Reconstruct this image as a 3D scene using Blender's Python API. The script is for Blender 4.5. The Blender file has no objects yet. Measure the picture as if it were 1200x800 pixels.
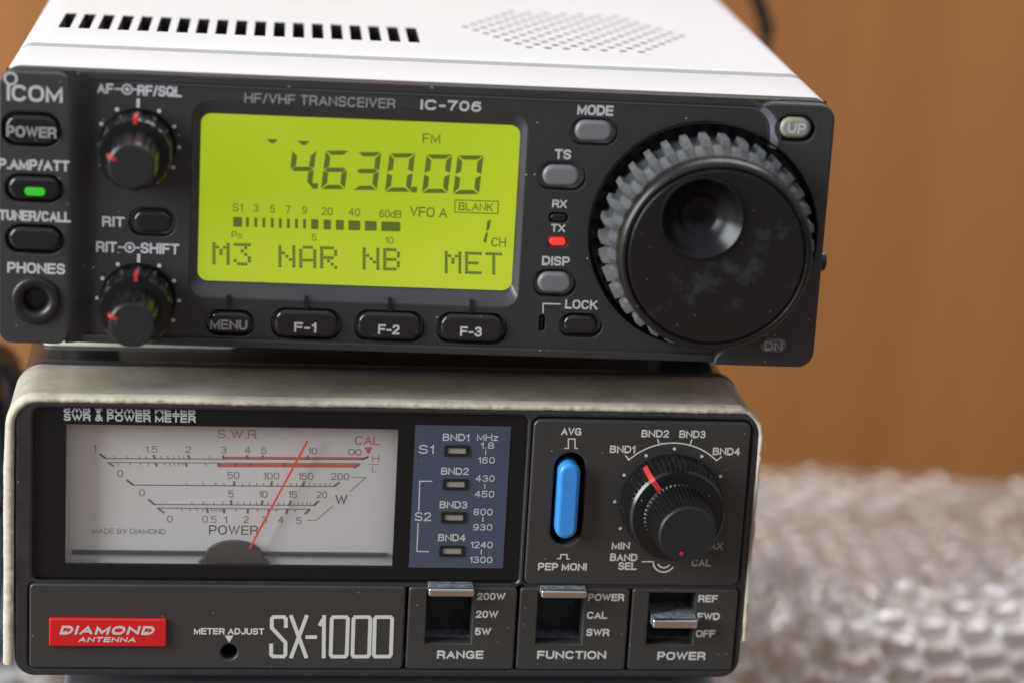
import bpy, bmesh, math, random
from mathutils import Vector, Matrix
random.seed(7)
R = math.radians
MM = 0.001
sc = bpy.context.scene
col = sc.collection

# ------------------------------------------------------------------ camera
CAM = Vector((30.621, -510.605, 220.470))          # millimetres, meter's lower left front corner is the origin
YAW, TILT, ROLL, FPX = 0.137365, 0.275233, 0.057897, 3029.66
_f = Vector((math.sin(YAW)*math.cos(TILT), math.cos(YAW)*math.cos(TILT), -math.sin(TILT)))
_r = Vector((math.cos(YAW), -math.sin(YAW), 0)); _u = _r.cross(_f)
CR = _r*math.cos(ROLL) + _u*math.sin(ROLL); CU = -_r*math.sin(ROLL) + _u*math.cos(ROLL); CF = _f
cd = bpy.data.cameras.new('camera'); cam = bpy.data.objects.new('camera', cd); col.objects.link(cam)
cam.matrix_world = Matrix(((CR.x, CU.x, -CF.x, CAM.x*MM), (CR.y, CU.y, -CF.y, CAM.y*MM), (CR.z, CU.z, -CF.z, CAM.z*MM), (0, 0, 0, 1)))
cd.sensor_width = 36.0; cd.lens = FPX/1200*36.0
cd.clip_start = 0.02; cd.clip_end = 20
cd.dof.use_dof = True; cd.dof.focus_distance = 0.541; cd.dof.aperture_fstop = 8.4
sc.camera = cam

# ------------------------------------------------------------------ world: dim room, pale above, warm below
w = bpy.data.worlds.new('World'); sc.world = w; w.use_nodes = True
nt = w.node_tree; nt.nodes.clear()
wo = nt.nodes.new('ShaderNodeOutputWorld'); bg = nt.nodes.new('ShaderNodeBackground')
tc = nt.nodes.new('ShaderNodeTexCoord'); sp = nt.nodes.new('ShaderNodeSeparateXYZ'); rp = nt.nodes.new('ShaderNodeValToRGB')
mr = nt.nodes.new('ShaderNodeMapRange'); mr.inputs[1].default_value = -1; mr.inputs[2].default_value = 1
nt.links.new(tc.outputs['Generated'], sp.inputs[0]); nt.links.new(sp.outputs['Z'], mr.inputs[0]); nt.links.new(mr.outputs[0], rp.inputs[0])
nt.links.new(rp.outputs[0], bg.inputs[0]); nt.links.new(bg.outputs[0], wo.inputs[0])
e = rp.color_ramp.elements
e[0].position = 0.0; e[0].color = (0.045, 0.032, 0.028, 1)
e[1].position = 1.0; e[1].color = (0.80, 0.86, 0.95, 1)
x = e.new(0.46); x.color = (0.118, 0.106, 0.102, 1)
x = e.new(0.62); x.color = (0.52, 0.55, 0.60, 1)
bg.inputs[1].default_value = 0.85

# ------------------------------------------------------------------ lamps: a window to the upper left, soft skylight above
def area(name, loc, target, sx_, sy_, power, colr):
    l = bpy.data.lights.new(name, 'AREA'); l.shape = 'RECTANGLE'; l.size = sx_; l.size_y = sy_; l.energy = power; l.color = colr
    o = bpy.data.objects.new(name, l); col.objects.link(o); o.location = loc
    o.rotation_euler = (Vector(target)-Vector(loc)).to_track_quat('-Z', 'Y').to_euler()
    return o
area('window_light', (-1.20, -0.38, 0.62), (0.08, 0.0, 0.06), 0.60, 1.0, 40, (0.93, 0.97, 1.0))
area('skylight', (0.42, 0.60, 1.05), (0.15, 0.1, 0.0), 1.0, 0.6, 15, (0.98, 0.99, 1.0))
sc.view_settings.view_transform = 'Standard'; sc.view_settings.look = 'None'
sc.view_settings.exposure = 0.0; sc.view_settings.gamma = 1.0
sc.cycles.use_denoising = True
sc.cycles.max_bounces = 8; sc.cycles.transparent_max_bounces = 24
sc.cycles.caustics_reflective = False; sc.cycles.caustics_refractive = False

# ------------------------------------------------------------------ materials
def mat(name, colr, rough=0.5, metal=0.0, spec=0.5, coat=0.0, bump=None, vary=None, dust=None, emit=None, trans=None, scratch=None):
    """bump=(scale, strength, distance mm); vary=(scale, amount, second colour); dust=(scale, radius, share, colour)"""
    m = bpy.data.materials.new(name); m.use_nodes = True
    n = m.node_tree.nodes; L = m.node_tree.links; p = n['Principled BSDF']
    p.inputs['Base Color'].default_value = (*colr, 1); p.inputs['Roughness'].default_value = rough
    p.inputs['Metallic'].default_value = metal; p.inputs['Specular IOR Level'].default_value = spec
    p.inputs['Coat Weight'].default_value = coat
    t = n.new('ShaderNodeTexCoord'); src = None
    if vary:
        tx = n.new('ShaderNodeTexNoise'); tx.inputs['Scale'].default_value = vary[0]; tx.inputs['Detail'].default_value = 6; tx.inputs['Roughness'].default_value = 0.65
        L.new(t.outputs['Object'], tx.inputs['Vector'])
        cr = n.new('ShaderNodeValToRGB'); cr.color_ramp.elements[0].position = 0.35; cr.color_ramp.elements[1].position = 0.68
        cr.color_ramp.elements[0].color = (*colr, 1)
        c2 = vary[2]; a = vary[1]
        cr.color_ramp.elements[1].color = (*[colr[i]*(1-a)+c2[i]*a for i in range(3)], 1)
        L.new(tx.outputs['Fac'], cr.inputs[0]); src = cr.outputs[0]
    if dust:
        vo = n.new('ShaderNodeTexVoronoi'); vo.inputs['Scale'].default_value = dust[0]
        L.new(t.outputs['Object'], vo.inputs['Vector'])
        lt = n.new('ShaderNodeMath'); lt.operation = 'LESS_THAN'; lt.inputs[1].default_value = dust[1]
        L.new(vo.outputs['Distance'], lt.inputs[0])
        sx_ = n.new('ShaderNodeSeparateColor'); L.new(vo.outputs['Color'], sx_.inputs[0])
        l2 = n.new('ShaderNodeMath'); l2.operation = 'LESS_THAN'; l2.inputs[1].default_value = dust[2]
        L.new(sx_.outputs[0], l2.inputs[0])
        mu = n.new('ShaderNodeMath'); mu.operation = 'MULTIPLY'; L.new(lt.outputs[0], mu.inputs[0]); L.new(l2.outputs[0], mu.inputs[1])
        mu2 = n.new('ShaderNodeMath'); mu2.operation = 'MULTIPLY'; L.new(mu.outputs[0], mu2.inputs[0]); L.new(sx_.outputs[1], mu2.inputs[1])
        mx = n.new('ShaderNodeMix'); mx.data_type = 'RGBA'
        L.new(mu2.outputs[0], mx.inputs[0])
        if src: L.new(src, mx.inputs[6])
        else: mx.inputs[6].default_value = (*colr, 1)
        mx.inputs[7].default_value = (*dust[3], 1); src = mx.outputs[2]
    if scratch:                                            # soft worn smudges of another colour
        tx = n.new('ShaderNodeTexNoise'); tx.inputs['Scale'].default_value = scratch[0]; tx.inputs['Detail'].default_value = 8; tx.inputs['Roughness'].default_value = 0.75
        mp = n.new('ShaderNodeMapping'); mp.inputs['Location'].default_value = (3.1, 1.7, 0.4); L.new(t.outputs['Object'], mp.inputs[0]); L.new(mp.outputs[0], tx.inputs['Vector'])
        cr = n.new('ShaderNodeValToRGB'); cr.color_ramp.elements[0].position = scratch[1]; cr.color_ramp.elements[1].position = scratch[1]+0.12
        cr.color_ramp.elements[0].color = (0, 0, 0, 1); cr.color_ramp.elements[1].color = (scratch[2],)*3+(1,)
        L.new(tx.outputs['Fac'], cr.inputs[0])
        mx = n.new('ShaderNodeMix'); mx.data_type = 'RGBA'; L.new(cr.outputs[0], mx.inputs[0])
        if src: L.new(src, mx.inputs[6])
        else: mx.inputs[6].default_value = (*colr, 1)
        mx.inputs[7].default_value = (*scratch[3], 1); src = mx.outputs[2]
    if src: L.new(src, p.inputs['Base Color'])
    if bump:
        tx = n.new('ShaderNodeTexNoise'); tx.inputs['Scale'].default_value = bump[0]; tx.inputs['Detail'].default_value = 3
        L.new(t.outputs['Object'], tx.inputs['Vector'])
        b = n.new('ShaderNodeBump'); b.inputs['Strength'].default_value = bump[1]; b.inputs['Distance'].default_value = bump[2]*MM
        L.new(tx.outputs['Fac'], b.inputs['Height']); L.new(b.outputs[0], p.inputs['Normal'])
    if emit:
        p.inputs['Emission Color'].default_value = (*emit[0], 1); p.inputs['Emission Strength'].default_value = emit[1]
    return m

DUST = (600, 0.11, 0.16, (0.40, 0.40, 0.40))
M = {}
M['panel'] = mat('charcoal_plastic', (0.024, 0.024, 0.0255), 0.50, bump=(4200, 0.25, 0.05), vary=(90, 0.5, (0.032, 0.032, 0.034)), dust=DUST)
M['panel_side'] = mat('charcoal_plastic_column', (0.029, 0.029, 0.031), 0.48, bump=(4200, 0.25, 0.05), vary=(90, 0.5, (0.037, 0.037, 0.04)), dust=DUST)
M['slope_lit'] = mat('lit_slope_plastic', (0.11, 0.118, 0.13), 0.36, spec=0.7, vary=(200, 0.7, (0.17, 0.18, 0.195)))  # lighter grey paints the window highlight on the slope's right wall
M['slope'] = mat('shiny_charcoal', (0.045, 0.046, 0.05), 0.26, vary=(120, 0.5, (0.07, 0.072, 0.078)))  # lighter, glossier charcoal for the sloped edges
M['black'] = mat('black_plastic', (0.010, 0.010, 0.011), 0.38, dust=(700, 0.11, 0.14, (0.3, 0.3, 0.3)))
M['blackgloss'] = mat('black_gloss_plastic', (0.008, 0.008, 0.009), 0.22, dust=(420, 0.045, 0.25, (0.3, 0.3, 0.3)))
M['dish'] = mat('satin_black_plastic', (0.005, 0.005, 0.006), 0.28, spec=0.25)
M['void'] = mat('black_recess', (0.004, 0.004, 0.004), 0.8, spec=0.1)
M['key_dark'] = mat('dark_key_plastic', (0.014, 0.014, 0.015), 0.14, dust=(700, 0.11, 0.14, (0.3, 0.3, 0.3)))
M['key_grey'] = mat('grey_key_plastic', (0.155, 0.16, 0.17), 0.34, bump=(3000, 0.1, 0.03))
M['key_tan'] = mat('tan_key_plastic', (0.30, 0.28, 0.21), 0.34, vary=(400, 0.4, (0.2, 0.18, 0.13)))
M['key_tan_dark'] = mat('worn_brown_key_plastic', (0.10, 0.088, 0.08), 0.4, vary=(400, 0.5, (0.15, 0.135, 0.12)))
M['print'] = mat('grey_white_print', (0.50, 0.51, 0.52), 0.6)
M['print_dim'] = mat('faded_grey_print', (0.28, 0.28, 0.28), 0.6)
M['print_warm'] = mat('cream_white_print', (0.62, 0.61, 0.56), 0.6)
M['case_white'] = mat('white_painted_metal', (0.62, 0.62, 0.62), 0.42, bump=(2500, 0.15, 0.05), vary=(60, 0.25, (0.54, 0.54, 0.54)), dust=(260, 0.05, 0.2, (0.45, 0.45, 0.45)))
M['strip_shade'] = mat('shaded_lip', (0.30, 0.30, 0.31), 0.5)  # grey puts the shading of the sloped white lip into the colour
M['slot'] = mat('dark_slot', (0.02, 0.018, 0.015), 0.8)
M['lcd'] = mat('lcd_backlight', (0.10, 0.13, 0.01), 0.5, emit=((0.44, 0.560, 0.004), 0.92))
n = M['lcd'].node_tree.nodes; L = M['lcd'].node_tree.links
t = n.new('ShaderNodeTexCoord'); z_ = n.new('ShaderNodeTexNoise'); z_.inputs['Scale'].default_value = 16; z_.inputs['Detail'].default_value = 1
L.new(t.outputs['Object'], z_.inputs['Vector']); cr = n.new('ShaderNodeValToRGB'); L.new(z_.outputs['Fac'], cr.inputs[0])
cr.color_ramp.elements[0].position = 0.3; cr.color_ramp.elements[0].color = (0.40, 0.515, 0.003, 1); cr.color_ramp.elements[1].position = 0.7; cr.color_ramp.elements[1].color = (0.49, 0.60, 0.012, 1)
L.new(cr.outputs[0], n['Principled BSDF'].inputs['Emission Color'])
M['lcd_seg'] = mat('lcd_segment', (0.06, 0.085, 0.01), 0.5, emit=((0.105, 0.155, 0.014), 0.66))
M['led_green'] = mat('green_led', (0.02, 0.2, 0.02), 0.3, emit=((0.035, 0.55, 0.012), 0.65))
M['led_red'] = mat('red_led', (0.3, 0.02, 0.02), 0.3, emit=((0.85, 0.04, 0.03), 0.85))
M['red'] = mat('red_paint', (0.55, 0.03, 0.03), 0.45)
M['grip'] = mat('grey_rubber_grip', (0.11, 0.112, 0.116), 0.25, vary=(500, 0.7, (0.17, 0.172, 0.175)), dust=(300, 0.06, 0.3, (0.35, 0.35, 0.35)))
M['grip_shade'] = mat('shaded_grip_base', (0.042, 0.043, 0.045), 0.36, vary=(500, 0.6, (0.07, 0.072, 0.075)))  # darker than the teeth, painting the shade in the gaps between them
M['knobface'] = mat('smudged_black_knob', (0.008, 0.0075, 0.0075), 0.30, dust=(600, 0.10, 0.14, (0.4, 0.4, 0.4)), scratch=(110, 0.55, 0.12, (0.22, 0.24, 0.25)))
M['knob'] = mat('black_knob_plastic', (0.006, 0.006, 0.0065), 0.27, dust=(420, 0.06, 0.3, (0.4, 0.4, 0.4)))
M['knobcap'] = mat('matt_knob_cap', (0.011, 0.011, 0.012), 0.5, bump=(5000, 0.2, 0.03), dust=(420, 0.05, 0.2, (0.3, 0.3, 0.3)))
# the power meter
M['m_panel'] = mat('grey_brown_metallic_panel', (0.046, 0.0435, 0.0415), 0.36, metal=0.25, bump=(5000, 0.35, 0.05), vary=(2600, 0.7, (0.066, 0.062, 0.059)), dust=(560, 0.10, 0.14, (0.40, 0.40, 0.40)), scratch=(60, 0.66, 0.25, (0.2, 0.19, 0.18)))
M['m_frame'] = mat('black_bezel_plastic', (0.024, 0.024, 0.026), 0.28, bump=(1500, 0.2, 0.08), vary=(300, 0.5, (0.05, 0.05, 0.055)), dust=(300, 0.06, 0.4, (0.3, 0.3, 0.3)))
M['m_window'] = mat('black_window_plastic', (0.009, 0.009, 0.010), 0.26, spec=0.3, dust=(300, 0.045, 0.2, (0.35, 0.35, 0.35)), scratch=(45, 0.68, 0.05, (0.3, 0.3, 0.3)))
M['dial'] = mat('pale_grey_dial_card', (0.80, 0.81, 0.80), 0.55, vary=(25, 0.5, (0.71, 0.70, 0.68)), dust=(200, 0.045, 0.2, (0.9, 0.9, 0.9)))
M['ink'] = mat('grey_black_ink', (0.09, 0.09, 0.09), 0.7)
M['ink_light'] = mat('mid_grey_ink', (0.19, 0.19, 0.185), 0.7)
M['ink_red'] = mat('dull_red_ink', (0.72, 0.15, 0.11), 0.6)
M['needle'] = mat('red_needle', (0.90, 0.10, 0.07), 0.4)
M['blue_card'] = mat('slate_blue_card', (0.055, 0.074, 0.115), 0.30, vary=(25, 0.4, (0.078, 0.096, 0.135)), dust=DUST)
M['led_off'] = mat('unlit_grey_led', (0.30, 0.28, 0.26), 0.3)
M['blue'] = mat('bright_blue_plastic', (0.04, 0.27, 0.74), 0.30, vary=(200, 0.25, (0.07, 0.34, 0.8)))
M['chrome'] = mat('polished_lever_metal', (0.62, 0.59, 0.56), 0.22, metal=1.0)
M['lever_dust'] = mat('dusty_lever_plastic', (0.05, 0.055, 0.062), 0.85, bump=(1800, 0.8, 0.3), vary=(900, 1.0, (0.24, 0.26, 0.29)), dust=(900, 0.2, 0.4, (0.4, 0.42, 0.45)))
M['well'] = mat('dusty_switch_well', (0.016, 0.016, 0.018), 0.6, vary=(500, 0.8, (0.03, 0.03, 0.032)), dust=(500, 0.1, 0.4, (0.35, 0.36, 0.38)))
M['badge'] = mat('red_enamel_badge', (0.62, 0.010, 0.012), 0.28, coat=0.3)
M['wrap'] = mat('worn_cream_paper_edge', (0.43, 0.395, 0.33), 0.8, spec=0.25, bump=(1200, 0.3, 0.08), vary=(110, 1.0, (0.30, 0.27, 0.215)), dust=(140, 0.10, 0.25, (0.10, 0.09, 0.08)), scratch=(70, 0.62, 0.6, (0.60, 0.57, 0.50)))
M['wrap_edge'] = mat('torn_paper_edge', (0.62, 0.56, 0.44), 0.85, spec=0.2, bump=(1500, 0.4, 0.12), vary=(200, 1.0, (0.46, 0.41, 0.32)))
M['case_black'] = mat('black_gloss_case', (0.012, 0.011, 0.011), 0.16)
M['seam'] = mat('dark_rubber_bead', (0.03, 0.032, 0.036), 0.34)
M['gleam'] = mat('cream_gleam', (0.66, 0.63, 0.55), 0.9)
M['rubber'] = mat('black_rubber', (0.012, 0.012, 0.012), 0.6)
M['box_grey'] = mat('grey_painted_box', (0.20, 0.21, 0.22), 0.45, vary=(80, 0.4, (0.26, 0.26, 0.26)))
M['cable_blue'] = mat('dark_blue_cable', (0.015, 0.022, 0.045), 0.4)
M['cable_grey'] = mat('grey_cable', (0.22, 0.24, 0.27), 0.45)
M['cable_black'] = mat('black_cable', (0.010, 0.010, 0.011), 0.45)

def wood(name, c1, c2, c3, scale, rough):
    m = bpy.data.materials.new(name); m.use_nodes = True
    n = m.node_tree.nodes; L = m.node_tree.links; p = n['Principled BSDF']; p.inputs['Roughness'].default_value = rough
    t = n.new('ShaderNodeTexCoord'); mp = n.new('ShaderNodeMapping'); mp.inputs['Scale'].default_value = scale
    L.new(t.outputs['Object'], mp.inputs[0])
    a = n.new('ShaderNodeTexNoise'); a.inputs['Scale'].default_value = 1.0; a.inputs['Detail'].default_value = 7; a.inputs['Roughness'].default_value = 0.6
    L.new(mp.outputs[0], a.inputs['Vector'])
    cr = n.new('ShaderNodeValToRGB'); L.new(a.outputs['Fac'], cr.inputs[0])
    cr.color_ramp.elements[0].position = 0.3; cr.color_ramp.elements[0].color = (*c1, 1)
    cr.color_ramp.elements[1].position = 0.7; cr.color_ramp.elements[1].color = (*c3, 1)
    k = cr.color_ramp.elements.new(0.5); k.color = (*c2, 1)
    L.new(cr.outputs[0], p.inputs['Base Color'])
    return m
M['wood'] = wood('orange_brown_wood', (0.27, 0.104, 0.030), (0.36, 0.146, 0.042), (0.44, 0.188, 0.060), (6.5, 6.5, 0.45), 0.45)
M['table'] = wood('brown_table_wood', (0.135, 0.080, 0.05), (0.17, 0.10, 0.062), (0.20, 0.12, 0.075), (3, 30, 30), 0.5)

def film(name, transp, colr, rough, base=0.045):
    m = bpy.data.materials.new(name); m.use_nodes = True
    n = m.node_tree.nodes; L = m.node_tree.links; n.remove(n['Principled BSDF']); out = n['Material Output']
    tr = n.new('ShaderNodeBsdfTransparent'); tr.inputs[0].default_value = (0.97, 0.97, 0.97, 1)
    df = n.new('ShaderNodeBsdfDiffuse'); df.inputs[0].default_value = (*colr, 1)
    gl = n.new('ShaderNodeBsdfGlossy'); gl.inputs['Roughness'].default_value = rough; gl.inputs[0].default_value = (1, 1, 1, 1)
    lw_ = n.new('ShaderNodeLayerWeight'); lw_.inputs[0].default_value = 0.5
    pw = n.new('ShaderNodeMath'); pw.operation = 'POWER'; pw.inputs[1].default_value = 5.0; L.new(lw_.outputs['Facing'], pw.inputs[0])
    fr = n.new('ShaderNodeMath'); fr.operation = 'MULTIPLY_ADD'; fr.inputs[1].default_value = 0.94; fr.inputs[2].default_value = base; L.new(pw.outputs[0], fr.inputs[0])
    m1 = n.new('ShaderNodeMixShader'); m1.inputs[0].default_value = transp; L.new(df.outputs[0], m1.inputs[1]); L.new(tr.outputs[0], m1.inputs[2])
    m2 = n.new('ShaderNodeMixShader'); L.new(fr.outputs[0], m2.inputs[0]); L.new(m1.outputs[0], m2.inputs[1]); L.new(gl.outputs[0], m2.inputs[2])
    L.new(m2.outputs[0], out.inputs[0])
    return m
M['glass'] = film('clear_window_pane', 1.0, (1, 1, 1), 0.03)
M['film'] = film('clear_bubble_film', 0.90, (0.74, 0.73, 0.73), 0.05, 0.09)
M['film_seam'] = film('frosted_film_seam', 0.58, (0.68, 0.66, 0.65), 0.16, 0.07)

# ------------------------------------------------------------------ building helpers (all in millimetres)
def tag(o, label=None, cat=None, group=None, kind=None):
    if label: o['label'] = label
    if cat: o['category'] = cat
    if group: o['group'] = group
    if kind: o['kind'] = kind
    return o

def empty(name, loc=(0, 0, 0), rz=0):
    o = bpy.data.objects.new(name, None); col.objects.link(o)
    o.location = Vector(loc)*MM; o.rotation_euler = (0, 0, rz); o.empty_display_size = 0.01
    return o

class MB:
    """collects pieces, then links them as ONE mesh object"""
    def __init__(s): s.v = []; s.f = []; s.mi = []; s.mats = []
    def idx(s, m):
        if m not in s.mats: s.mats.append(m)
        return s.mats.index(m)
    def add(s, vs, fs, m):
        k = len(s.v); i = s.idx(m)
        s.v += [tuple(a) for a in vs]; s.f += [tuple(j+k for j in q) for q in fs]; s.mi += [i]*len(fs)
        return s
    def build(s, name, parent=None, smooth=35, label=None):
        me = bpy.data.meshes.new(name); me.from_pydata([(a*MM, b*MM, c*MM) for a, b, c in s.v], [], s.f)
        for m in s.mats: me.materials.append(m)
        me.polygons.foreach_set('material_index', s.mi)
        bm = bmesh.new(); bm.from_mesh(me); bmesh.ops.recalc_face_normals(bm, faces=bm.faces); bm.to_mesh(me); bm.free()
        if smooth:
            me.polygons.foreach_set('use_smooth', [True]*len(me.polygons)); me.set_sharp_from_angle(angle=R(smooth))
        o = bpy.data.objects.new(name, me); col.objects.link(o)
        if parent: o.parent = parent
        if label: o['label'] = label
        return o
    def box(s, x0, y0, z0, x1, y1, z1, m):
        vs = [(x, y, z) for x in (x0, x1) for y in (y0, y1) for z in (z0, z1)]
        return s.add(vs, [(0, 1, 3, 2), (4, 6, 7, 5), (0, 4, 5, 1), (2, 3, 7, 6), (0, 2, 6, 4), (1, 5, 7, 3)], m)
    def poly(s, pts, y, m):                                # flat polygon of printed ink on a front
        return s.add([(a, y, b) for a, b in pts], [tuple(range(len(pts)))], m)
    def line(s, pts, wd, y, m, closed=False):              # a printed line of one width
        n = len(pts)
        P = [Vector(p) for p in pts]; vs = []
        for i in range(n):
            a = P[i-1] if (i or closed) else None; b = P[(i+1) % n] if (i < n-1 or closed) else None
            d1 = (P[i]-a).normalized() if a is not None else None; d2 = (b-P[i]).normalized() if b is not None else None
            if d1 is None: d1 = d2
            if d2 is None: d2 = d1
            t = (d1+d2); t = t.normalized() if t.length > 1e-6 else d1
            nr = Vector((-t.y, t.x)); k = max(0.4, nr.dot(Vector((-d1.y, d1.x))))
            for sg in (1, -1):
                q = P[i]+nr*sg*wd/2/k; vs.append((q.x, y, q.y))
        fs = [(2*i, 2*i+1, 2*i+3, 2*i+2) for i in range(n-1)]
        if closed: fs.append((2*n-2, 2*n-1, 1, 0))
        return s.add(vs, fs, m)
    def disc(s, c, r, y, m, n=14, ky=1.0):
        return s.poly([(c[0]+r*math.cos(2*math.pi*i/n), c[1]+r*ky*math.sin(2*math.pi*i/n)) for i in range(n)], y, m)
    def lathe(s, c, prof, m, n=64, cap0=False, cap1=True, rib=None):
        """prof: (radius, y) along the axis through (u, v)=c; rib(i, j) scales the radius"""
        vs = []; fs = []; k = len(prof)
        for j, (r, y) in enumerate(prof):
            for i in range(n):
                a = 2*math.pi*i/n; rr_ = r*(rib(i, j) if rib else 1)
                vs.append((c[0]+rr_*math.cos(a), y, c[1]+rr_*math.sin(a)))
        for j in range(k-1):
            for i in range(n): fs.append((j*n+i, j*n+(i+1) % n, (j+1)*n+(i+1) % n, (j+1)*n+i))
        if cap1: fs.append(tuple((k-1)*n+i for i in range(n)))
        if cap0: fs.append(tuple(i for i in reversed(range(n))))
        return s.add(vs, fs, m)
    def tube(s, pts, r, m, n=10):
        P = [Vector(p) for p in pts]; vs = []; fs = []
        for i, p in enumerate(P):
            t = (P[min(i+1, len(P)-1)]-P[max(i-1, 0)]).normalized()
            a = t.cross(Vector((0, 0, 1))); a = a.normalized() if a.length > 1e-3 else Vector((1, 0, 0)); b = t.cross(a)
            for k in range(n):
                q = p+(a*math.cos(2*math.pi*k/n)+b*math.sin(2*math.pi*k/n))*r; vs.append(tuple(q))
        for i in range(len(P)-1):
            for k in range(n): fs.append((i*n+k, i*n+(k+1) % n, (i+1)*n+(k+1) % n, (i+1)*n+k))
        fs.append(tuple(range(n))); fs.append(tuple((len(P)-1)*n+k for k in reversed(range(n))))
        return s.add(vs, fs, m)

def rr(x0, z0, x1, z1, r, n=7):
    r = min(r, (x1-x0)/2-1e-3, (z1-z0)/2-1e-3); out = []
    for cx, cz, a0 in ((x1-r, z1-r, 0), (x0+r, z1-r, 90), (x0+r, z0+r, 180), (x1-r, z0+r, 270)):
        for i in range(n+1):
            a = R(a0+90*i/n); out.append((cx+r*math.cos(a), cz+r*math.sin(a)))
    return out
def circ(c, r, n=48): return [(c[0]+r*math.cos(2*math.pi*i/n), c[1]+r*math.sin(2*math.pi*i/n)) for i in range(n)]

def curve_geo(cu):
    o = bpy.data.objects.new('tmp', cu); col.objects.link(o)
    dg = bpy.context.evaluated_depsgraph_get(); ev = o.evaluated_get(dg); me = ev.to_mesh()
    vs = [tuple(v.co) for v in me.vertices]; fs = [tuple(p.vertices) for p in me.polygons]
    ev.to_mesh_clear(); bpy.data.objects.remove(o); bpy.data.curves.remove(cu)
    return vs, fs

def plate(outlines, y0, y1, bev, m, mb=None):
    """a plate with holes: outlines[0] is its edge, the others its holes; front at y0, back at y1, edges rounded by bev"""
    cu = bpy.data.curves.new('tmp', 'CURVE'); cu.dimensions = '2D'; cu.fill_mode = 'BOTH'
    for o in outlines:
        s = cu.splines.new('POLY'); s.points.add(len(o)-1)
        for p, (a, b) in zip(s.points, o): p.co = (a, b, 0, 1)
        s.use_cyclic_u = True
    cu.extrude = max(0.0, (y1-y0)/2-bev); cu.bevel_depth = bev; cu.bevel_resolution = 3; cu.offset = -bev
    vs, fs = curve_geo(cu)
    mb = mb or MB(); ym = (y0+y1)/2
    return mb.add([(a, ym-c, b) for a, b, c in vs], fs, m)

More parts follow.
